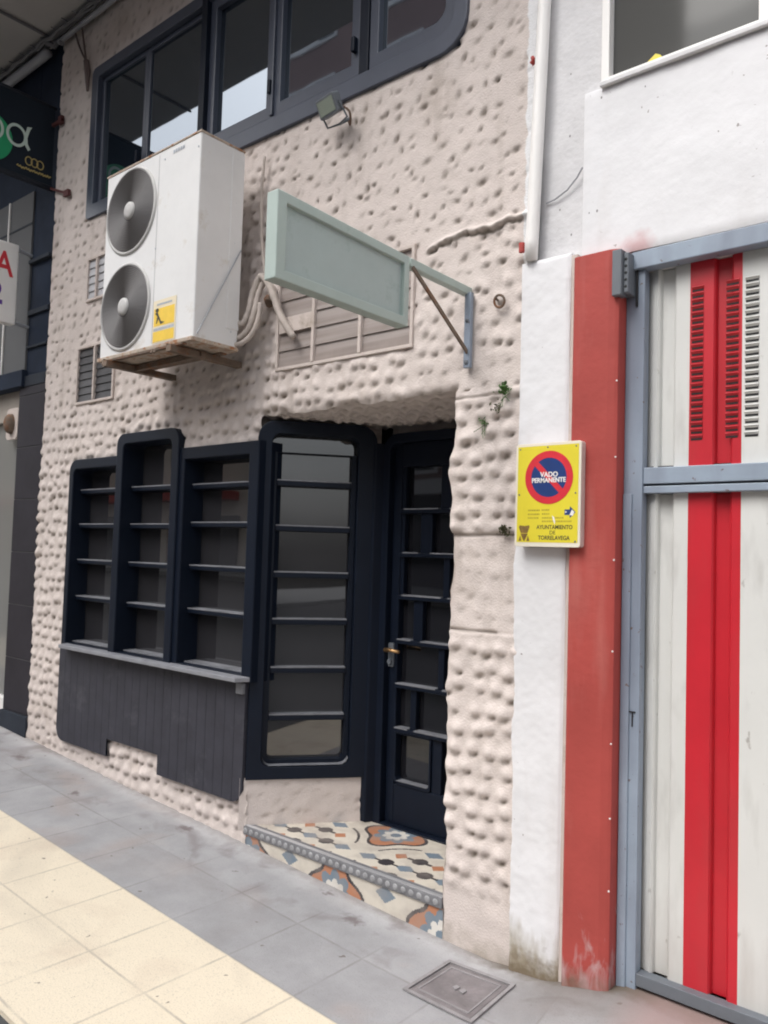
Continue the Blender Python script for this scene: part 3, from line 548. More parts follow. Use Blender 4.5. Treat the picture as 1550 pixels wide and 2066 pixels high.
b=MB(); b.box(-3.497,-2.14,-.012,.045,.030,.079); nos=b.build('step_nosing',mat('nosing_grey',(.19,.19,.20),.5,var=.25,vs=14),bar,.005); b=MB(); b.box(-3.497,-2.14,-.010,.012,.0795,.0825); b.build('nosing_edge',mat('nosing_bright_edge',(.62,.62,.64),.35,metal=.5),nos,.001)
b=MB()
for i in range(29):
    x=-3.475+i*.0465; b.lathe([(.0155,0),(.0140,.002),(.009,.0035),(.0005,.004)],(x,-.0125,.054),n=12)
b.build('nosing_studs',ALU,nos,smooth=True)
# ================================================================== WHITE GARAGE BUILDING
gar=thing('garage_building','white painted garage building with red pillar and striped metal gate','building',(-1,0,0))
def rough_box(name,x0,x1,z0,z1,yf,m,amp=.003,step=.012,holes=(),edge=None,yb=.05):
    bx=sorted({x0,x1}|{h for H in holes for h in H[:2] if x0<h<x1}); bz=sorted({z0,z1}|{h for H in holes for h in H[2:] if z0<h<z1})
    xs=breaks(bx,step); zs=breaks(bz,step); X,Z=np.meshgrid(xs,zs)
    hh=amp*(vnoise(X,Z,.22,51)-.5)*2+amp*.5*(vnoise(X,Z,.06,52)-.5)+amp*.35*(vnoise(X,Z,.02,53)-.5)
    e=np.minimum(np.minimum(X-x0,x1-X),np.minimum(Z-z0,z1-Z)); rd=.006*np.exp(-e/.005)
    Xe=X+(edge(X,Z) if edge is not None else 0)
    P=np.stack([Xe,yf-hh+rd,Z],-1); keep=np.ones((len(zs)-1,len(xs)-1),bool); xc=(xs[1:]+xs[:-1])/2; zc=(zs[1:]+zs[:-1])/2
    for (a,b,c,d_) in holes: keep&=~((xc[None,:]>a)&(xc[None,:]<b)&(zc[:,None]>c)&(zc[:,None]<d_))
    o=sheet(name,P,keep,m,gar); o.matrix_parent_inverse=Matrix.Translation((1,0,0))
    # side faces
    s=MB()
    for row in (0,-1):
        for i in range(len(xs)-1):
            p,q=P[row,i],P[row,i+1]; s.add([p,q,(q[0],yb,q[2]),(p[0],yb,p[2])],[(0,1,2,3)])
    for cl in (0,-1):
        for i in range(len(zs)-1):
            p,q=P[i,cl],P[i+1,cl]; s.add([p,q,(q[0],yb,q[2]),(p[0],yb,p[2])],[(0,1,2,3)])
    s.build(name+'_edges',m,o); return o
WIN=(-1.42,1.2,3.56,5.2)
rough_box('wall',-1.745,3.2,2.75,9,.022,WHD,.005,.03,[WIN],yb=.3)
b=MB(); b.box(-1.70,6,.35,7,-.3,9); b.box(3.2,6,-.0,.35,-.3,9); b.build('inner_core',BLK,gar)
rough_box('wall_slab',-1.524,3.2,2.818,3.535,-.006,WH,.004,.02,yb=.02)
def pe(X,Z): return np.exp(-(X+1.79)/.03)*(.022*(vnoise(Z,Z*0,.17,55)-.5)+.005*(vnoise(Z,Z*0,.018,56)-.5))*sst(Z,2.5,1.6)
rough_box('white_pier',-1.79,-1.557,-.3,2.862,-.03,WH,.005,.010,edge=pe,yb=.03)
b=MB(); b.box(-1.556,-1.530,-.026,.02,-.1,2.85); b.build('joint_strip',PLD,gar)
b=MB(); b.prism([(-1.530,.03),(-1.530,-.052),(-1.522,-.060),(-1.375,-.060),(-1.350,-.052),(-1.338,-.045),(-1.338,.05),],-.2,2.825,lambda u,v,d:(u,v,d)); b.build('red_pillar',RED,gar,.003)
# upper right window
b=MB(); b.ring(rr(-1.447,1.24,3.53,5.24),rr(-1.413,1.20,3.565,5.2),-.012,.10,XZ); uw=b.build('upper_window',SWH,gar,.004)
b=MB(); b.box(-.842,-.775,-.002,.09,3.565,5.2); b.build('mullion',SWH,uw,.004); b=MB(); b.box(-1.445,1.24,-.03,-.012,3.525,3.545); b.build('sill',WHD,uw,.003)
pane(rr(-1.413,-.842,3.565,5.2),.03,XZ,GLG,uw); pane(rr(-.775,1.2,3.565,5.2),.03,XZ,GLG,uw)
b=MB(); b.tube([(-1.70,.010,3.12),(-1.66,.008,3.125),(-1.60,.006,3.15),(-1.555,.004,3.19),(-1.528,.0,3.225)],.0035,5); b.build('thin_wall_cable',LGREY,gar)
b=MB(); b.prism([(-1.29,3.575),(-1.20,3.575),(-1.215,3.60),(-1.235,3.612)],.0275,.0292,XZ); b.build('yellow_reflection',YEL,uw)  # flat yellow patch painted on the pane in place of a reflection
# garage gate
gate=MB(); gate.box(-1.338,-1.262,.02,.07,-.02,2.745); gate.box(-1.31,1.6,.0,.06,2.745,2.816); 
gt=gate.build('garage_gate',STEEL,gar,.004,label='tall red and white striped ribbed metal gate with grey steel frame')
b=MB(); b.box(-1.262,1.6,.028,.07,1.898,1.962); b.build('gate_rail',STEEL,gt,.003); b=MB(); b.box(-1.262,1.6,.030,.07,1.862,1.890); b.build('gate_rail',STEEL,gt,.003)
b=MB(); b.box(-1.262,1.6,.022,.07,.005,.052); b.build('gate_rail',STEELD,gt,.003)
b=MB(); b.box(-1.3355,-1.30,.012,.0199,-.02,1.86); b.build('gate_stile',STEEL,gt,.002)
b=MB(); b.box(-1.262,1.6,.068,.072,1.86,1.97); b.build('rail_gap',BLK,gt)
prof=[]; x=-1.47
while x<1.6:
    prof+=[(x,.062),(x+.140,.062),(x+.146,.070),(x+.150,.088),(x+.198,.088),(x+.204,.070)]; x+=.2125
off=-1.152-(-1.47+.2125*1)+.0; prof=[(p+off-.0,q) for p,q in prof]
# cut into coloured strips
def colour_at(x): 
    for c in (-1.004,.08+.0,1.1): 
        if abs(x-c)<.0955: return 1
    return 0
for (z0,z1,nm) in ((.05,1.864,'gate_sheet'),(1.96,2.747,'gate_sheet')):
    b=MB(); cuts=[-1.0995,-.9085,-.0155,.1755]
    pts=sorted(prof+[(c,float(np.interp(c,[p for p,_ in prof],[q for _,q in prof]))) for c in cuts]); pts=[p for p in pts if p[0]>-1.275]
    pts=[(-1.275,.088)]+pts
    for p,q in zip(pts[:-1],pts[1:]):
        b.add([(p[0],p[1],z0),(q[0],q[1],z0),(q[0],q[1],z1),(p[0],p[1],z1)],[(0,1,2,3)],colour_at((p[0]+q[0])/2))
    b.build(nm,[CREAM,CRIM],gt)
for (x0,x1,m) in ((-1.092,-1.048,CRIM),(-.965,-.920,CRIM),(-.897,-.850,CREAM),(.0,.045,CRIM)):
    b=MB(); d=MB()
    for i in range(24):
        z=2.068+i*.0248; b.add([(x0,.0615,z),(x1,.0615,z),(x1,.053,z+.009),(x0,.053,z+.009),(x1,.0615,z+.014),(x0,.0615,z+.014)],[(0,1,2,3),(3,2,4,5),(0,3,5),(1,4,2)])
        d.add([(x0+.001,.0608,z-.007),(x1-.001,.0608,z-.007),(x1-.001,.0608,z+.0005),(x0+.001,.0608,z+.0005)],[(0,1,2,3)])
    o=b.build('louvre_column',m,gt); d.build('louvre_gaps',BLK,o)
b=MB(); b.box(-1.357,-1.318,-.075,-.02,2.63,2.812); b.box(-1.318,-1.298,-.055,-.02,2.64,2.80); b.box(-1.337,-1.30,-.02,.02,2.64,2.805); hb=b.build('hinge_box',STEELD,gt,.004)
b=MB()
for i in range(5): b.lathe([(.006,0),(.0005,.002)],(-1.308,-.0555,2.665+i*.027),n=10)
b.build('bolt_row',BLK,hb); b=MB(); b.box(-1.296,-1.288,.012,.0195,2.60,2.80); b.build('slot',BLK,gt)
b=MB(); b.box(-1.289,-1.285,.015,.0192,.965,1.02); b.box(-1.300,-1.276,.015,.0191,1.018,1.023); b.build('lock_slot',BLK,gt)
b=MB()
for z in (.35,.62,.9,1.25,1.6,2.0,2.3): b.lathe([(.004,0),(.003,.003),(.0005,.004)],(-1.342,-.047,z),n=8)
b.build('rivets',SWH,gt)
# ---- downpipe
dp=thing('downpipe','white vertical rainwater pipe between cream plaster and white wall','pipe',(-1.72,-.045,2.87))
b=MB(); b.tube([(-1.742,-.034,2.865),(-1.740,-.034,2.95),(-1.703,-.034,4.0),(-1.66,-.034,5.2)],.028,16); b.build('pipe',SWH,dp,smooth=True)
b=MB(); b.tube([(-1.779,-.052,2.905),(-1.779,-.052,2.945)],.013,8); b.build('red_dab',CLAYR,dp)  # small dabs of red paint at the plaster edge
b=MB(); b.add([(-1.765,-.02,3.735),(-1.735,-.03,3.742),(-1.765,-.03,3.77)],[(0,1,2)]); b.tube([(-1.762,-.035,3.74),(-1.745,-.04,3.752),(-1.757,-.035,3.765)],.009,6); b.build('red_dab',CLAYR,dp)
# ================================================================== NEIGHBOUR SHOP (left)
nb=thing('corner_shop_building','dark navy clad shop with tiled pillar at the far left','building',(-7,0,0))
b=MB(); b.box(-6.39,-6.032,.015,.3,2.84,5.6); b.box(-14,-6.39,.015,.3,4.46,5.6); b.build('navy_cladding',NDK,nb,.004)
for a_ in ((-6.385,-6.04,-.005,.014,2.842,2.93),(-6.385,-6.05,-.003,.014,3.15,3.17),(-6.385,-6.05,-.006,.014,3.42,3.46),(-6.385,-6.05,-.02,.014,3.84,3.87)): b=MB(); b.box(*a_); b.build('cladding_ledge',NDG,nb,.004)
b=MB(); b.box(-14,-6.392,.0,.3,2.985,4.455); b.build('grey_panel',NGR,nb,.004)
b=MB(); b.box(-14,-6.392,-.004,.0,4.18,4.195); b.build('panel_joint',NDG,nb)
b=MB(); b.box(-6.80,-6.785,-.012,-.001,2.99,4.45); b.build('panel_strip',SWH,nb)
b=MB(); b.box(-14,-6.37,-.03,.3,2.845,2.98); b.build('fascia_bar',NDK,nb,.004)
b=MB()
for i,z in enumerate(np.arange(.28,2.8,.415)): b.box(-6.455,-6.034,.0,.3,z+.003,min(z+.412,2.84))
b.build('tiled_pillar',NTILE,nb,.002)
b=MB(); b.box(-6.452,-6.036,.004,.29,.28,2.84); b.build('tile_joints',mat('tile_joint_grey',(.10,.10,.10),.9),nb)
b=MB(); b.box(-6.47,-6.032,-.02,.3,-.1,.279); b.build('pillar_plinth',NDG,nb,.004)
b=MB(); b.box(-14,-6.47,.10,.11,.35,2.84); b.build('shop_glass',glass('shop_glass_grey',(.20,.20,.19),.08,1.5),nb)
b=MB(); b.box(-14,-6.47,.05,.3,-.1,.345); b.build('shop_plinth',SWH,nb,.004)
b=MB(); b.box(-14,-6.46,.06,.3,2.60,2.844); b.build('shop_soffit',mat('shop_lintel_cream',(.36,.32,.28),.8),nb)
b=MB(); b.box(-14,-6.5,.32,.4,-.1,5.6); b.build('inner_core',INT,nb)
# oval wall lamp
ol=thing('wall_lamp','oval brown lamp on a pale plate at the far left shopfront','lamp',(-6.64,.04,2.56))
b=MB(); b.prism(rr(-6.74,-6.54,2.44,2.70,(.04,)*4),.035,.058,XZ); b.build('plate',PLD,ol,.004)
b=MB(); b.v=[]; P=[];F=[]
for j,(r_,h_) in enumerate(((1,0),(.95,.03),(.7,.05),(.35,.06),(.02,.062))):
    for k_ in range(24): a=k_*math.pi/12; P.append((-6.64+.055*r_*math.cos(a),.034-h_,2.57+.085*r_*math.sin(a)))
for j in range(4):
    for k_ in range(24): F.append((j*24+k_,j*24+(k_+1)%24,(j+1)*24+(k_+1)%24,(j+1)*24+k_))
b.add(P,F); b.build('lamp_shade',RUST,ol,smooth=True)
# cables/tube under the soffit
ct=thing('cable_tray','grey conduit tube with black cables along the soffit at top left','conduit',(-6.1,-.05,5.55))
b=MB(); b.tube([(-12,-.05,5.50),(-6.25,-.05,5.50),(-6.17,-.05,5.505)],.038,12); b.tube([(-6.0,-.05,5.52),(-4.8,-.05,5.53)],.020,12); b.build('tube',LGREY,ct,smooth=True)
b=MB()
for s_ in range(3):
    pts=[]; x=-9.5
    while x<-4.6: pts.append((x,-.07-.02*s_+random.uniform(-.012,.012),5.565-.012*s_+random.uniform(-.014,.014))); x+=.12
    b.tube(pts,.013,6)
for i in range(26):
    x=-9+i*.17; b.tube([(x,-.08,5.56),(x-.03,-.12-random.random()*.03,5.57+random.uniform(-.02,.02))],.005,4)
b.tube([(-6.12,-.06,5.53),(-6.15,-.10,5.57),(-6.05,-.06,5.50),(-6.0,-.04,5.56),(-5.95,-.05,5.49)],.022,7); b.build('cables',GREY,ct)
b=MB(); b.tube([(-5.80,-.03,5.54),(-5.72,-.035,5.40),(-5.66,-.03,5.30),(-5.60,-.035,5.23)],.008,6); b.tube([(-5.69,-.03,5.52),(-5.63,-.035,5.35),(-5.60,-.03,5.22)],.008,6)
b.tube([(-5.59,-.035,5.22),(-5.575,-.03,5.14),(-5.56,-.03,4.98)],[.022,.024,.010],8); b.build('hanging_cable',mat('brown_cable',(.13,.095,.09),.7),ct)
# ================================================================== BANNER SIGN (projecting, far left)
bs=thing('banner_sign','dark projecting shop banner with green disc and pale letters, top left','sign',(-6.08,0,4.37))
b=MB(); b.box(-6.10,-6.08,-1.25,-.01,4.40,5.02); b.build('banner',SIGD,bs)
b=MB(); b.tube([(-6.09,-1.27,4.385),(-6.09,.0,4.385)],.022,10); b.tube([(-6.09,-1.27,5.03),(-6.09,.0,5.03)],.016,10); b.build('rail',NDG,bs,smooth=True)
YZ=lambda u,v,d:(-6.079+d,u,v)
b=MB(); b.prism([(-.515+.185*math.cos(a*math.pi/30),4.615+.185*math.sin(a*math.pi/30)) for a in range(60)],0,.002,YZ); b.build('disc',GRN,bs)
def ell(cy,cz,ry,rz,n=40): return [(cy+ry*math.cos(a*2*math.pi/n),cz+rz*math.sin(a*2*math.pi/n)) for a in range(n)]
b=MB(); b.ring(ell(-.305,4.690,.078,.088),ell(-.305,4.690,.058,.066),.0025,.004,YZ); b.prism([(-.190,4.795),(-.205,4.765),(-.222,4.70),(-.218,4.655),(-.195,4.618),(-.212,4.602),(-.240,4.640),(-.247,4.70),(-.232,4.762),(-.228,4.785)],.0042,.0055,YZ); b.build('letter_a',GLET,bs)
b=MB(); b.ring(ell(-.475,4.685,.075,.088),ell(-.475,4.685,.055,.066),.0025,.004,YZ); b.prism([(-.565,4.79),(-.540,4.79),(-.535,4.50),(-.560,4.50)],.0042,.0055,YZ); b.build('letter_p',GLET,bs)
b=MB()
for dy in (-.045,0,.045):
    b.ring([(-.155+dy+.030*math.cos(a*math.pi/12),4.53+.036*math.sin(a*math.pi/12)) for a in range(24)],[(-.155+dy+.022*math.cos(a*math.pi/12),4.53+.028*math.sin(a*math.pi/12)) for a in range(24)],0,.002,YZ)
b.build('emblem',GOLD,bs)
b=MB(); pts=[(-6.076,-.29+i*.0065,4.463+.008*math.sin(i*1.9)+.003*math.sin(i*.7)) for i in range(42)]; b.tube(pts,.0055,5); b.build('script_line',GOLD,bs)
MAR=mat('maroon_bracket',(.10,.03,.03),.6)
b=MB(); b.box(-6.10,-5.93,-.035,-.012,4.875,4.895); b.box(-5.98,-5.93,-.036,-.010,4.86,4.92); b.build('wall_bracket',MAR,bs)
b=MB(); b.beam((-6.09,-.02,4.385),(-5.81,-.02,4.27),.012,.018); b.box(-5.84,-5.77,-.036,-.010,4.245,4.29); b.build('wall_bracket',MAR,bs)
# white lightbox sign
ls=thing('lightbox_sign','white projecting light box with red and violet letters at left edge','sign',(-6.42,-.4,3.3))
b=MB(); b.box(-6.43,-6.35,-.80,-.11,3.315,3.96); b.build('box',SWH,ls,.012)
b=MB(); b.tube([(-6.39,-.12,3.935),(-6.39,.012,3.915)],.014,8); b.tube([(-6.39,-.12,3.34),(-6.39,.012,3.33)],.014,8); b.build('support_arm',LGREY,ls)
YZ2=lambda u,v,d:(-6.349+d,u,v)
text('lettering','A',.27,SRED,ls,lambda u,v,d:(-6.3485+d,u*.78-.155,v+3.77),.001,'RIGHT',bold=.004)
text('lettering','2',.24,mat('sign_violet',(.10,.03,.28),.5),ls,lambda u,v,d:(-6.3485+d,u-.222,v+3.53),.001,'RIGHT',bold=.006)
# ================================================================== AIR CONDITIONER
ac=thing('air_conditioner','large white two fan outdoor air conditioner unit on wall bracket','air conditioner',(-4,-.3,2.7))
X0,X1,Z0,Z1,YF,YB=-4.47,-3.54,2.715,3.84,-.45,-.15
b=MB(); b.box(X0,X1,YF,YB,Z0,Z1); b.build('casing',AC,ac,.008)
b=MB(); b.box(X0-.004,X1+.004,YF-.004,YB+.004,Z1-.004,Z1+.008); b.build('top_cover',ACR,ac,.003)
b=MB(); b.box(X0-.012,X1+.004,YF-.012,YB+.006,Z0-.016,Z0+.006); b.build('base_rim',ACR,ac,.003)
b=MB(); b.box(X1-.001,X1+.004,-.235,-.150,Z0+.10,Z1-.02); b.build('service_cover',AC,ac,.003)
b=MB(); b.box(-3.925,-3.921,YF-.001,YF+.001,Z0+.02,Z1-.02); b.build('panel_seam',mat('seam_grey',(.4,.4,.41),.6),ac)
for (cx,cz) in ((-4.195,3.565),(-4.212,2.995)):
    b=MB(); b.lathe([(.262,0),(.260,.007),(.250,.012),(.244,.010),(.241,.002)],(cx,YF,cz),n=56); fg=b.build('fan_grille',ACD,ac,smooth=True)
    b=MB(); b.lathe([(.243,.004),(.0005,.006)],(cx,YF,cz),n=48); b.build('fan_opening',FANB,fg)
    b=MB()
    for i in range(21):
        r=.045+i*.0097; b.lathe([(r-.0022,.010),(r,.013),(r+.0022,.010)],(cx,YF,cz),n=48)
    b.build('wire_rings',GRL,fg)
    b=MB(); b.lathe([(.052,.008),(.050,.018),(.030,.024),(.0005,.026)],(cx,YF,cz),n=28); b.build('hub',ACD,fg,smooth=True)
XA=lambda u,v,d:(u,YF-.0015-d,v)
b=MB(); b.prism(rr(-3.915,-3.70,2.70+.03,2.972),0,.001,XA); st=b.build('warning_sticker',STC,ac)
b=MB(); b.prism(rr(-3.905,-3.712,2.825,2.925),.0012,.002,XA); b.prism(rr(-3.908,-3.712,2.737,2.795),.0012,.002,XA); b.build('sticker_field',STY,st)
b=MB(); b.prism(rr(-3.905,-3.712,2.80,2.815),.0012,.002,XA); b.prism(rr(-3.88,-3.74,2.942,2.952),.0012,.002,XA); b.build('sticker_text',STG,st)
b=MB(); b.prism([(-3.895,2.90),(-3.87,2.905),(-3.835,2.85),(-3.80,2.84),(-3.84,2.832),(-3.86,2.865),(-3.875,2.84),(-3.882,2.84),(-3.872,2.88)],.0022,.003,XA); b.prism([(-3.875+.016*math.cos(a),2.915+.012*math.sin(a)) for a in np.linspace(0,6.1,12)],.0022,.003,XA); b.build('sticker_symbol',SBK,st)
b=MB()
for i in range(5): b.prism(rr(-3.79+i*.022,-3.776+i*.022,3.79,3.808),0,.001,XA)
b.build('maker_badge',STG,ac)
b=MB()
for (x,z) in ((-3.87,3.78),(-3.925,3.28),(-3.56,3.76)): b.lathe([(.006,0),(.004,.003),(.0005,.004)],(x,YF,z),n=8)
for z in (3.78,3.53,3.3,2.80): b.lathe([(.005,0),(.0005,.003)],(X1+.001,-.2,z),n=8)
b.build('screws',STG,ac)
b=MB()
for x in (-4.34,-3.70):
    b.box(x-.022,x+.022,-.49,-.0,2.655,2.690); b.box(x-.022,x-.017,-.49,-.0,2.69,2.70)
b.box(-4.42,-3.62,-.46,-.43,2.690,2.70); b.box(-4.42,-3.62,-.20,-.16,2.690,2.70); b.box(-4.36,-3.66,-.30,-.27,2.66,2.688)
b.box(-4.45,-3.55,-.44,-.16,2.6995,2.7)
for x in (-4.40,-4.37,-3.90,-3.87): b.tube([(x,-.455,2.70),(x+.004,-.47,2.672)],.007,6)
b.build('wall_bracket',RUST,ac,.002)
b=MB(); b.tube([(X1+.012,-.16,3.27),(X1+.008,-.43,2.74)],.004,6); b.build('stay_wire',LGREY,ac)
hs_=thing('pipe_bundle','beige insulated hoses looping from the wall to the air conditioner','hose',(-3.4,-.05,2.7))
def smooth_path(P,n=6):
    P=[Vector(p) for p in P]; out=[]
    for i in range(len(P)-1):
        p0,p1,p2,p3=P[max(i-1,0)],P[i],P[i+1],P[min(i+2,len(P)-1)]
        for k in range(n):
            t=k/n; out.append(.5*((2*p1)+(p2-p0)*t+(2*p0-5*p1+4*p2-p3)*t*t+(3*p1-p0-3*p2+p3)*t**3))
    return out+[P[-1]]
for path,r in (([(-3.57,-.16,2.875),(-3.53,-.13,2.86),(-3.50,-.11,2.93),(-3.485,-.10,3.03),(-3.44,-.09,3.12),(-3.39,-.085,3.09),(-3.34,-.08,3.01),(-3.28,-.07,2.88),(-3.19,-.05,2.75)],.019),
 ([(-3.58,-.17,2.79),(-3.54,-.14,2.78),(-3.485,-.12,2.83),(-3.455,-.11,2.92),(-3.45,-.09,3.02),(-3.42,-.07,3.10),(-3.37,-.06,3.06),(-3.30,-.05,2.90),(-3.24,-.03,2.80)],.016),
 ([(-3.58,-.17,2.745),(-3.52,-.15,2.74),(-3.46,-.12,2.79),(-3.43,-.10,2.88),(-3.43,-.09,2.97)],.014),([(-3.44,-.05,3.12),(-3.47,-.045,3.24),(-3.50,-.04,3.40),(-3.52,-.035,3.62),(-3.50,-.04,3.85)],.009)):
    pts=smooth_path(path); b=MB(); b.tube(pts,[r*(1+.10*math.sin(i*2.1)) for i in range(len(pts))],10); b.build('hose',PIPE,hs_,smooth=True)
b=MB(); b.tube(smooth_path([(-3.43,-.02,2.98),(-3.40,-.06,3.0),(-3.36,-.02,2.985)]),.022,8); b.build('wall_grommet',RUST,hs_)
# ================================================================== GREEN BRACKET SIGN
gs=thing('hanging_sign','blank pale green rectangular sign board on a bracket arm over the door','sign',(-2.061,0,2.5))
T2=lambda u,v,d:(-2.061-d,u,v)
y0,y1,z0,z1=-1.19,-.462,2.530,2.842
b=MB(); b.ring([(y0,z0),(y1,z0),(y1,z1-.02),(y0,z1)],[(y0+.045,z0+.038),(y1-.032,z0+.038),(y1-.032,z1-.055),(y0+.045,z1-.038)],0,.058,T2); b.build('frame',GREEN,gs,.004)
b=MB(); b.box(-2.061-.040,-2.061-.018,y0+.04,y1-.03,z0+.03,z1-.035); b.build('panel',GREENI,gs)
b=MB(); b.beam((-2.085,y1+.01,2.806),(-2.085,.0,2.800),.040,.036); b.build('arm',GREEN,gs,.004)
b=MB(); b.box(-2.082,-2.048,-.035,-.012,2.445,2.79); b.build('wall_post',STEEL,gs,.003)
b=MB(); b.beam((-2.063,-.44,2.785),(-2.063,-.03,2.515),.008,.018); b.build('strut',RUST,gs)
b=MB(); b.lathe([(.012,0),(.010,.006),(.0005,.008)],(-2.065,-.035,2.47),n=10); b.lathe([(.010,0),(.008,.006),(.0005,.008)],(-2.065,-.035,2.66),n=10); b.build('bolts',STEELD,gs)
# ================================================================== FLOODLIGHT
fl=thing('floodlight','small dark floodlight with pale lens fixed below the ribbon window','floodlight',(-2.93,-.05,3.9))
R=Matrix.Translation((-2.905,-.125,3.905))@Matrix.Rotation(math.radians(-14),4,'Z')@Matrix.Rotation(math.radians(28),4,'X')@Matrix.Rotation(math.radians(4),4,'Y')
def RT(x,y,z): return tuple(R@Vector((x,y,z)))
b=MB(); b.prism(rr(-.082,.082,-.048,.048,(.012,)*4),-.018,.022,lambda u,v,d:RT(u,d,v)); b.build('body',STEELD,fl,.003)
b=MB(); b.prism(rr(-.068,.068,-.035,.035),-.0205,-.019,lambda u,v,d:RT(u,d,v)); b.build('lens',LAMPG,fl)
b=MB()
for i in range(6): b.box(-.06+i*.022,-.056+i*.022,.022,.045,-.038,.038,T=RT)
b.build('cooling_fins',STEELD,fl)
b=MB(); b.tube([RT(-.088,.0,0),RT(-.09,.02,-.085),RT(.0,.03,-.095),RT(.09,.02,-.085),RT(.088,.0,0)],.006,6); b.tube([RT(0,.03,-.095),(-2.86,-.005,3.88)],.008,6); b.build('bracket',STEELD,fl)
b=MB(); b.tube(smooth_path([RT(.05,.04,-.02),(-2.80,-.08,3.86),(-2.83,-.04,3.82),(-2.87,-.012,3.86)]),.006,6); b.build('cord',mat('brown_cord',(.16,.10,.07),.7),fl)
# ring hook, weeds
b=MB(); b.tube([(-1.90+.026*math.cos(a),-.03-.006*math.sin(a),2.72+.026*math.sin(a)) for a in np.linspace(0,2*math.pi,17)],.006,6); b.tube([(-1.925,0,2.735),(-1.918,-.032,2.735)],.006,6); tag(b.build('wall_ring',RUST),'small rusty ring fixed to the plaster right of the green sign bracket','ring')
def weed(name,c,n,s,label,m=LEAF):
    b=MB()
    for i in range(n):
        p=Vector(c)+Vector((random.gauss(0,s*.5),-.008-abs(random.gauss(0,s*.35)),random.gauss(0,s*.45))); a=Vector((random.gauss(0,1),random.gauss(0,1),random.gauss(0,1))).normalized(); q=a.orthogonal().normalized(); L_=.006+.007*random.random()
        b.add([p-a*L_,p+q*L_*.45,p+a*L_,p-q*L_*.45],[(0,1,2,3)])
    for i in range(0 if m is MOSS else 4):
        p=Vector(c)+Vector((random.gauss(0,s*.3),-.005,random.gauss(0,s*.3))); b.tube([p,p+Vector((random.gauss(0,.012),-.014,-.02-random.random()*.03)),p+Vector((random.gauss(0,.02),-.016,-.05-random.random()*.04))],.0016,4)
    return tag(b.build(name,m),label,'weed',group='plants rooted in the pilaster')
weed('wall_weed',(-1.862,-.02,2.325),70,.030,'green leafy weed growing at the top corner of the pilaster')
weed('wall_weed',(-1.975,-.01,2.20),16,.022,'thin green weed on the pilaster between the door and white pier')
weed('moss_tuft',(-1.85,-.01,1.715),60,.03,'brown mossy tuft in the crack beside the yellow sign',MOSS)
weed('moss_tuft',(-1.90,-.01,2.255),22,.03,'sparse dark moss below the leafy weed on the pilaster',MOSS)
# ================================================================== PARKING SIGN
vs_=thing('no_parking_sign','yellow permanent driveway no parking sign on the white pier','sign',(-1.6,-.09,1.65))
YS=-.092
V_=lambda u,v,d:(u,YS-d,v)
b=MB(); b.prism(rr(-1.757,-1.462,1.645,2.068,(.012,)*4),0,-.055,V_); b.build('box',mat('sign_side',(.60,.50,.47),.4),vs_,.003)
b=MB(); b.prism(rr(-1.757,-1.462,1.645,2.068,(.012,)*4),.0005,.0035,V_); b.build('border',mat('sign_border_cream',(.80,.74,.62),.4),vs_,.001)
b=MB(); b.prism(rr(-1.747,-1.472,1.663,2.056),.0037,.0045,V_); b.build('plate',YEL,vs_)
cc=(-1.603,1.926)
circ=lambda r,n=56:[(cc[0]+r*math.cos(a*2*math.pi/n),cc[1]+r*math.sin(a*2*math.pi/n)) for a in range(n)]
b=MB(); b.prism(circ(.080),.0050,.0055,V_); b.build('blue_disc',SBLU,vs_)
b=MB(); b.ring(circ(.108),circ(.080),.0050,.0058,V_); b.build('red_ring',SRED,vs_)
b=MB(); ca,sa=math.cos(math.radians(-45)),math.sin(math.radians(-45)); b.prism([(cc[0]+u*ca-v*sa,cc[1]+u*sa+v*ca) for u,v in ((-.084,-.0115),(.084,-.0115),(.084,.0115),(-.084,.0115))],.0057,.0061,V_); b.build('red_bar',SRED,vs_)
TX=lambda cx,cz,sq=1:(lambda u,v,d:(cx+u*sq,YS-.0066-d,cz+v))
text('lettering','VADO',.028,SWH,vs_,TX(-1.601,1.937,1.0),.0004,bold=.0008); text('lettering','PERMANENTE',.0265,SWH,vs_,TX(-1.603,1.914,.93),.0004,bold=.0008)
TY=lambda cx,cz,sq=1:(lambda u,v,d:(cx+u*sq,YS-.0048-d,cz+v))
text('lettering','AYUNTAMIENTO',.0235,SBK,vs_,TY(-1.574,1.724,.88),.0003,bold=.0004); text('lettering','DE',.022,SBK,vs_,TY(-1.582,1.702),.0003); text('lettering','TORRELAVEGA',.0235,SBK,vs_,TY(-1.576,1.681,.88),.0003,bold=.0004)
b=MB()
for (x0_,x1_,z) in ((-1.695,-1.64,1.793),(-1.632,-1.602,1.794),(-1.695,-1.642,1.777),(-1.63,-1.60,1.778),(-1.695,-1.645,1.762),(-1.63,-1.535,1.762),(-1.63,-1.50,1.748)):
    x=x0_
    while x<x1_: wl=random.uniform(.003,.006); b.prism(rr(x,x+wl,z-.0035,z+.0035),.0046,.0049,V_); x+=wl+.0025
b.build('faded_text',SOL,vs_)
b=MB(); b.prism([(-1.530,1.773),(-1.530,1.795),(-1.507,1.795),(-1.507,1.808),(-1.482,1.784),(-1.507,1.760),(-1.507,1.773)],.0046,.0050,V_); b.build('arrow',SBLU,vs_)
b=MB(); b.prism([(-1.508,1.773),(-1.498,1.794),(-1.487,1.785),(-1.494,1.770)],.0051,.0053,V_); b.prism([(-1.527,1.780),(-1.527,1.790),(-1.519,1.785)],.0051,.0053,V_); b.prism([(-1.578,1.747),(-1.585,1.772),(-1.576,1.765),(-1.570,1.748),(-1.572,1.735)],.0051,.0053,V_); b.build('scratches',SWH,vs_)
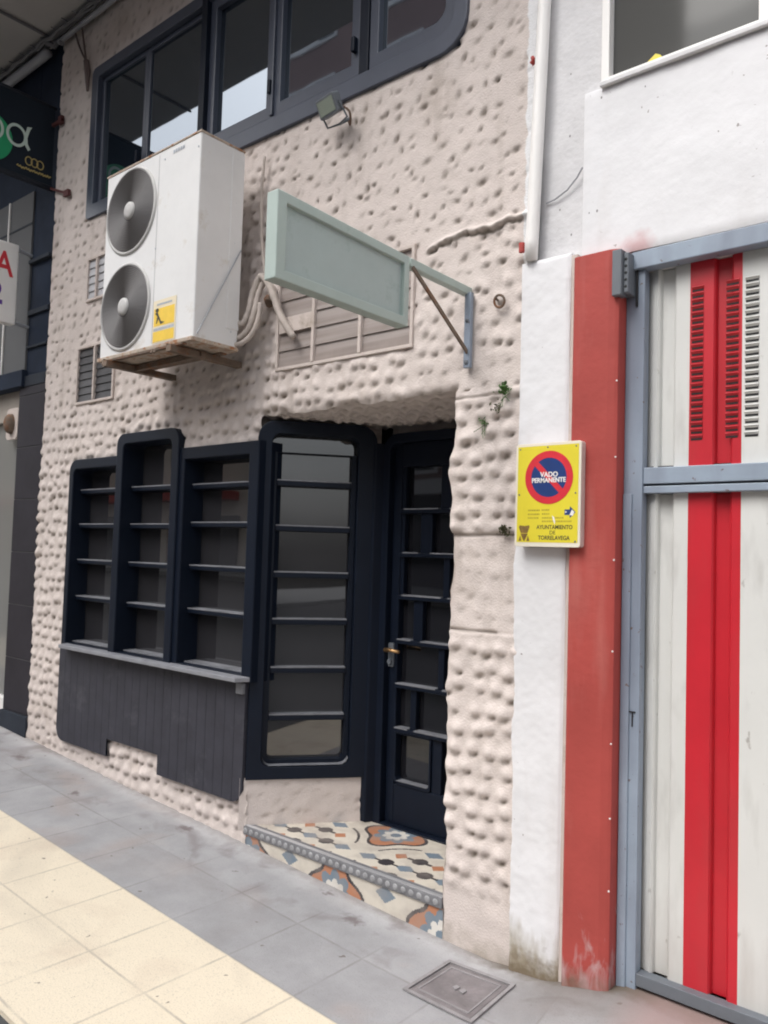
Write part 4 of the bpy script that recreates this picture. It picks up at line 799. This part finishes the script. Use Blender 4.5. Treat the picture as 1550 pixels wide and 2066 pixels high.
b=MB(); b.prism([(-1.7366,1.725),(-1.7322,1.732),(-1.7092,1.729),(-1.6890,1.732),(-1.6862,1.725),(-1.6962,1.70),(-1.7272,1.70)],.0046,.005,V_); b.prism([(-1.7279,1.698),(-1.6948,1.698),(-1.6977,1.690),(-1.7092,1.668),(-1.7135,1.668),(-1.7250,1.690)],.0046,.005,V_); b.prism([(-1.7380,1.668),(-1.7236,1.668),(-1.7294,1.69)],.0046,.005,V_); b.prism([(-1.6862,1.668),(-1.7006,1.668),(-1.6934,1.69)],.0046,.005,V_); b.build('crest',CRESTM,vs_)
b=MB()
for (x,z) in ((-1.737,2.046),(-1.610,2.049),(-1.484,2.047),(-1.738,1.858),(-1.484,1.86),(-1.482,1.668)): b.lathe([(.004,.0046),(.003,.0065),(.0003,.007)],(x,YS,z),n=8)
b.build('screws',STEELD,vs_)
# ================================================================== MANHOLE
mh=thing('manhole_cover','small square rusty grey utility cover in the pavement near the pier','manhole',(-1.84,-.29,-.11))
def gz(x,y): return float(ground(x,y))
def gT(x,y,d): return (x,y,gz(x,y)+d)
b=MB(); b.ring([(-2.005,-.445),(-1.683,-.445),(-1.683,-.135),(-2.005,-.135)],[(-1.99,-.43),(-1.698,-.43),(-1.698,-.15),(-1.99,-.15)],.004,.010,gT); b.build('frame',IRONF,mh)
b=MB(); b.prism([(-1.985,-.425),(-1.703,-.425),(-1.703,-.155),(-1.985,-.155)],-.004,.007,gT); lid=b.build('lid',IRON,mh,.002)
b=MB(); b.ring([(-1.965,-.405),(-1.723,-.405),(-1.723,-.175),(-1.965,-.175)],[(-1.958,-.398),(-1.73,-.398),(-1.73,-.182),(-1.958,-.182)],.0065,.010,gT); b.prism([(-1.87,-.30),(-1.85,-.31),(-1.845,-.285),(-1.865,-.278)],.007,.013,gT); b.prism([(-1.835,-.305),(-1.812,-.315),(-1.81,-.29),(-1.83,-.28)],.007,.012,gT); b.build('lid_relief',IRONF,lid)
# ================================================================== OPPOSITE SIDE OF THE STREET (seen in the window reflections)
ob=thing('apartment_block','brown rendered apartment block across the street with white shutters','building',(-6,-14,0))
b=MB(); b.box(-20,-10,-24,-14,-.2,22.5); b.box(-10,12,-24,-14.6,-.2,9.5); b.build('walls',OPB,ob)
for fl_ in range(8):
    z=1.2+fl_*2.7
    for x in np.arange(-19.2,10,3.4):
        if fl_==0 or (x>-12.2 and (fl_>2 or x<-10)): continue
        yy=-14.6 if x>-10 else -14
        b=MB(); b.box(x,x+2.2,yy,yy+.06,z-.0,z+1.55); wn=b.build('window',OPW,ob)
        b=MB(); b.box(x+1.45,x+2.1,yy+.061,yy+.07,z+.1,z+1.45); b.build('window_glass',OPG,wn)
b=MB(); b.box(-19.5,11,-13.99,-13.9,.4,3.3); b.build('shopfront',OPG,ob)
b=MB(); b.box(-19.9,11.9,-13.98,-13.6,3.3,3.7); b.build('fascia',OPW,ob)
ob2=thing('town_house','lower cream building across the street left of the brown block','building',(-34,-14,0))
b=MB(); b.box(-46,-20.4,-24,-14,-.2,9.5); b.build('walls',OPC,ob2)
b=MB(); b.box(-45,-21,-13.98,-13.2,3.2,3.5); b.build('awning',CLAYR,ob2)
for i,x in enumerate(np.arange(-44,-22,2.4)):
    b=MB(); b.box(x,x+1.5,-13.98,-13.9,.2,2.7); b.build('shop_window',[OPG,OPW,OPB][i%3],ob2)
for fl_ in range(1,3):
    for x in np.arange(-44,-22,3.2):
        b=MB(); b.box(x,x+1.3,-14,-13.95,1.6+fl_*2.8,3.1+fl_*2.8); b.build('window',OPG,ob2)
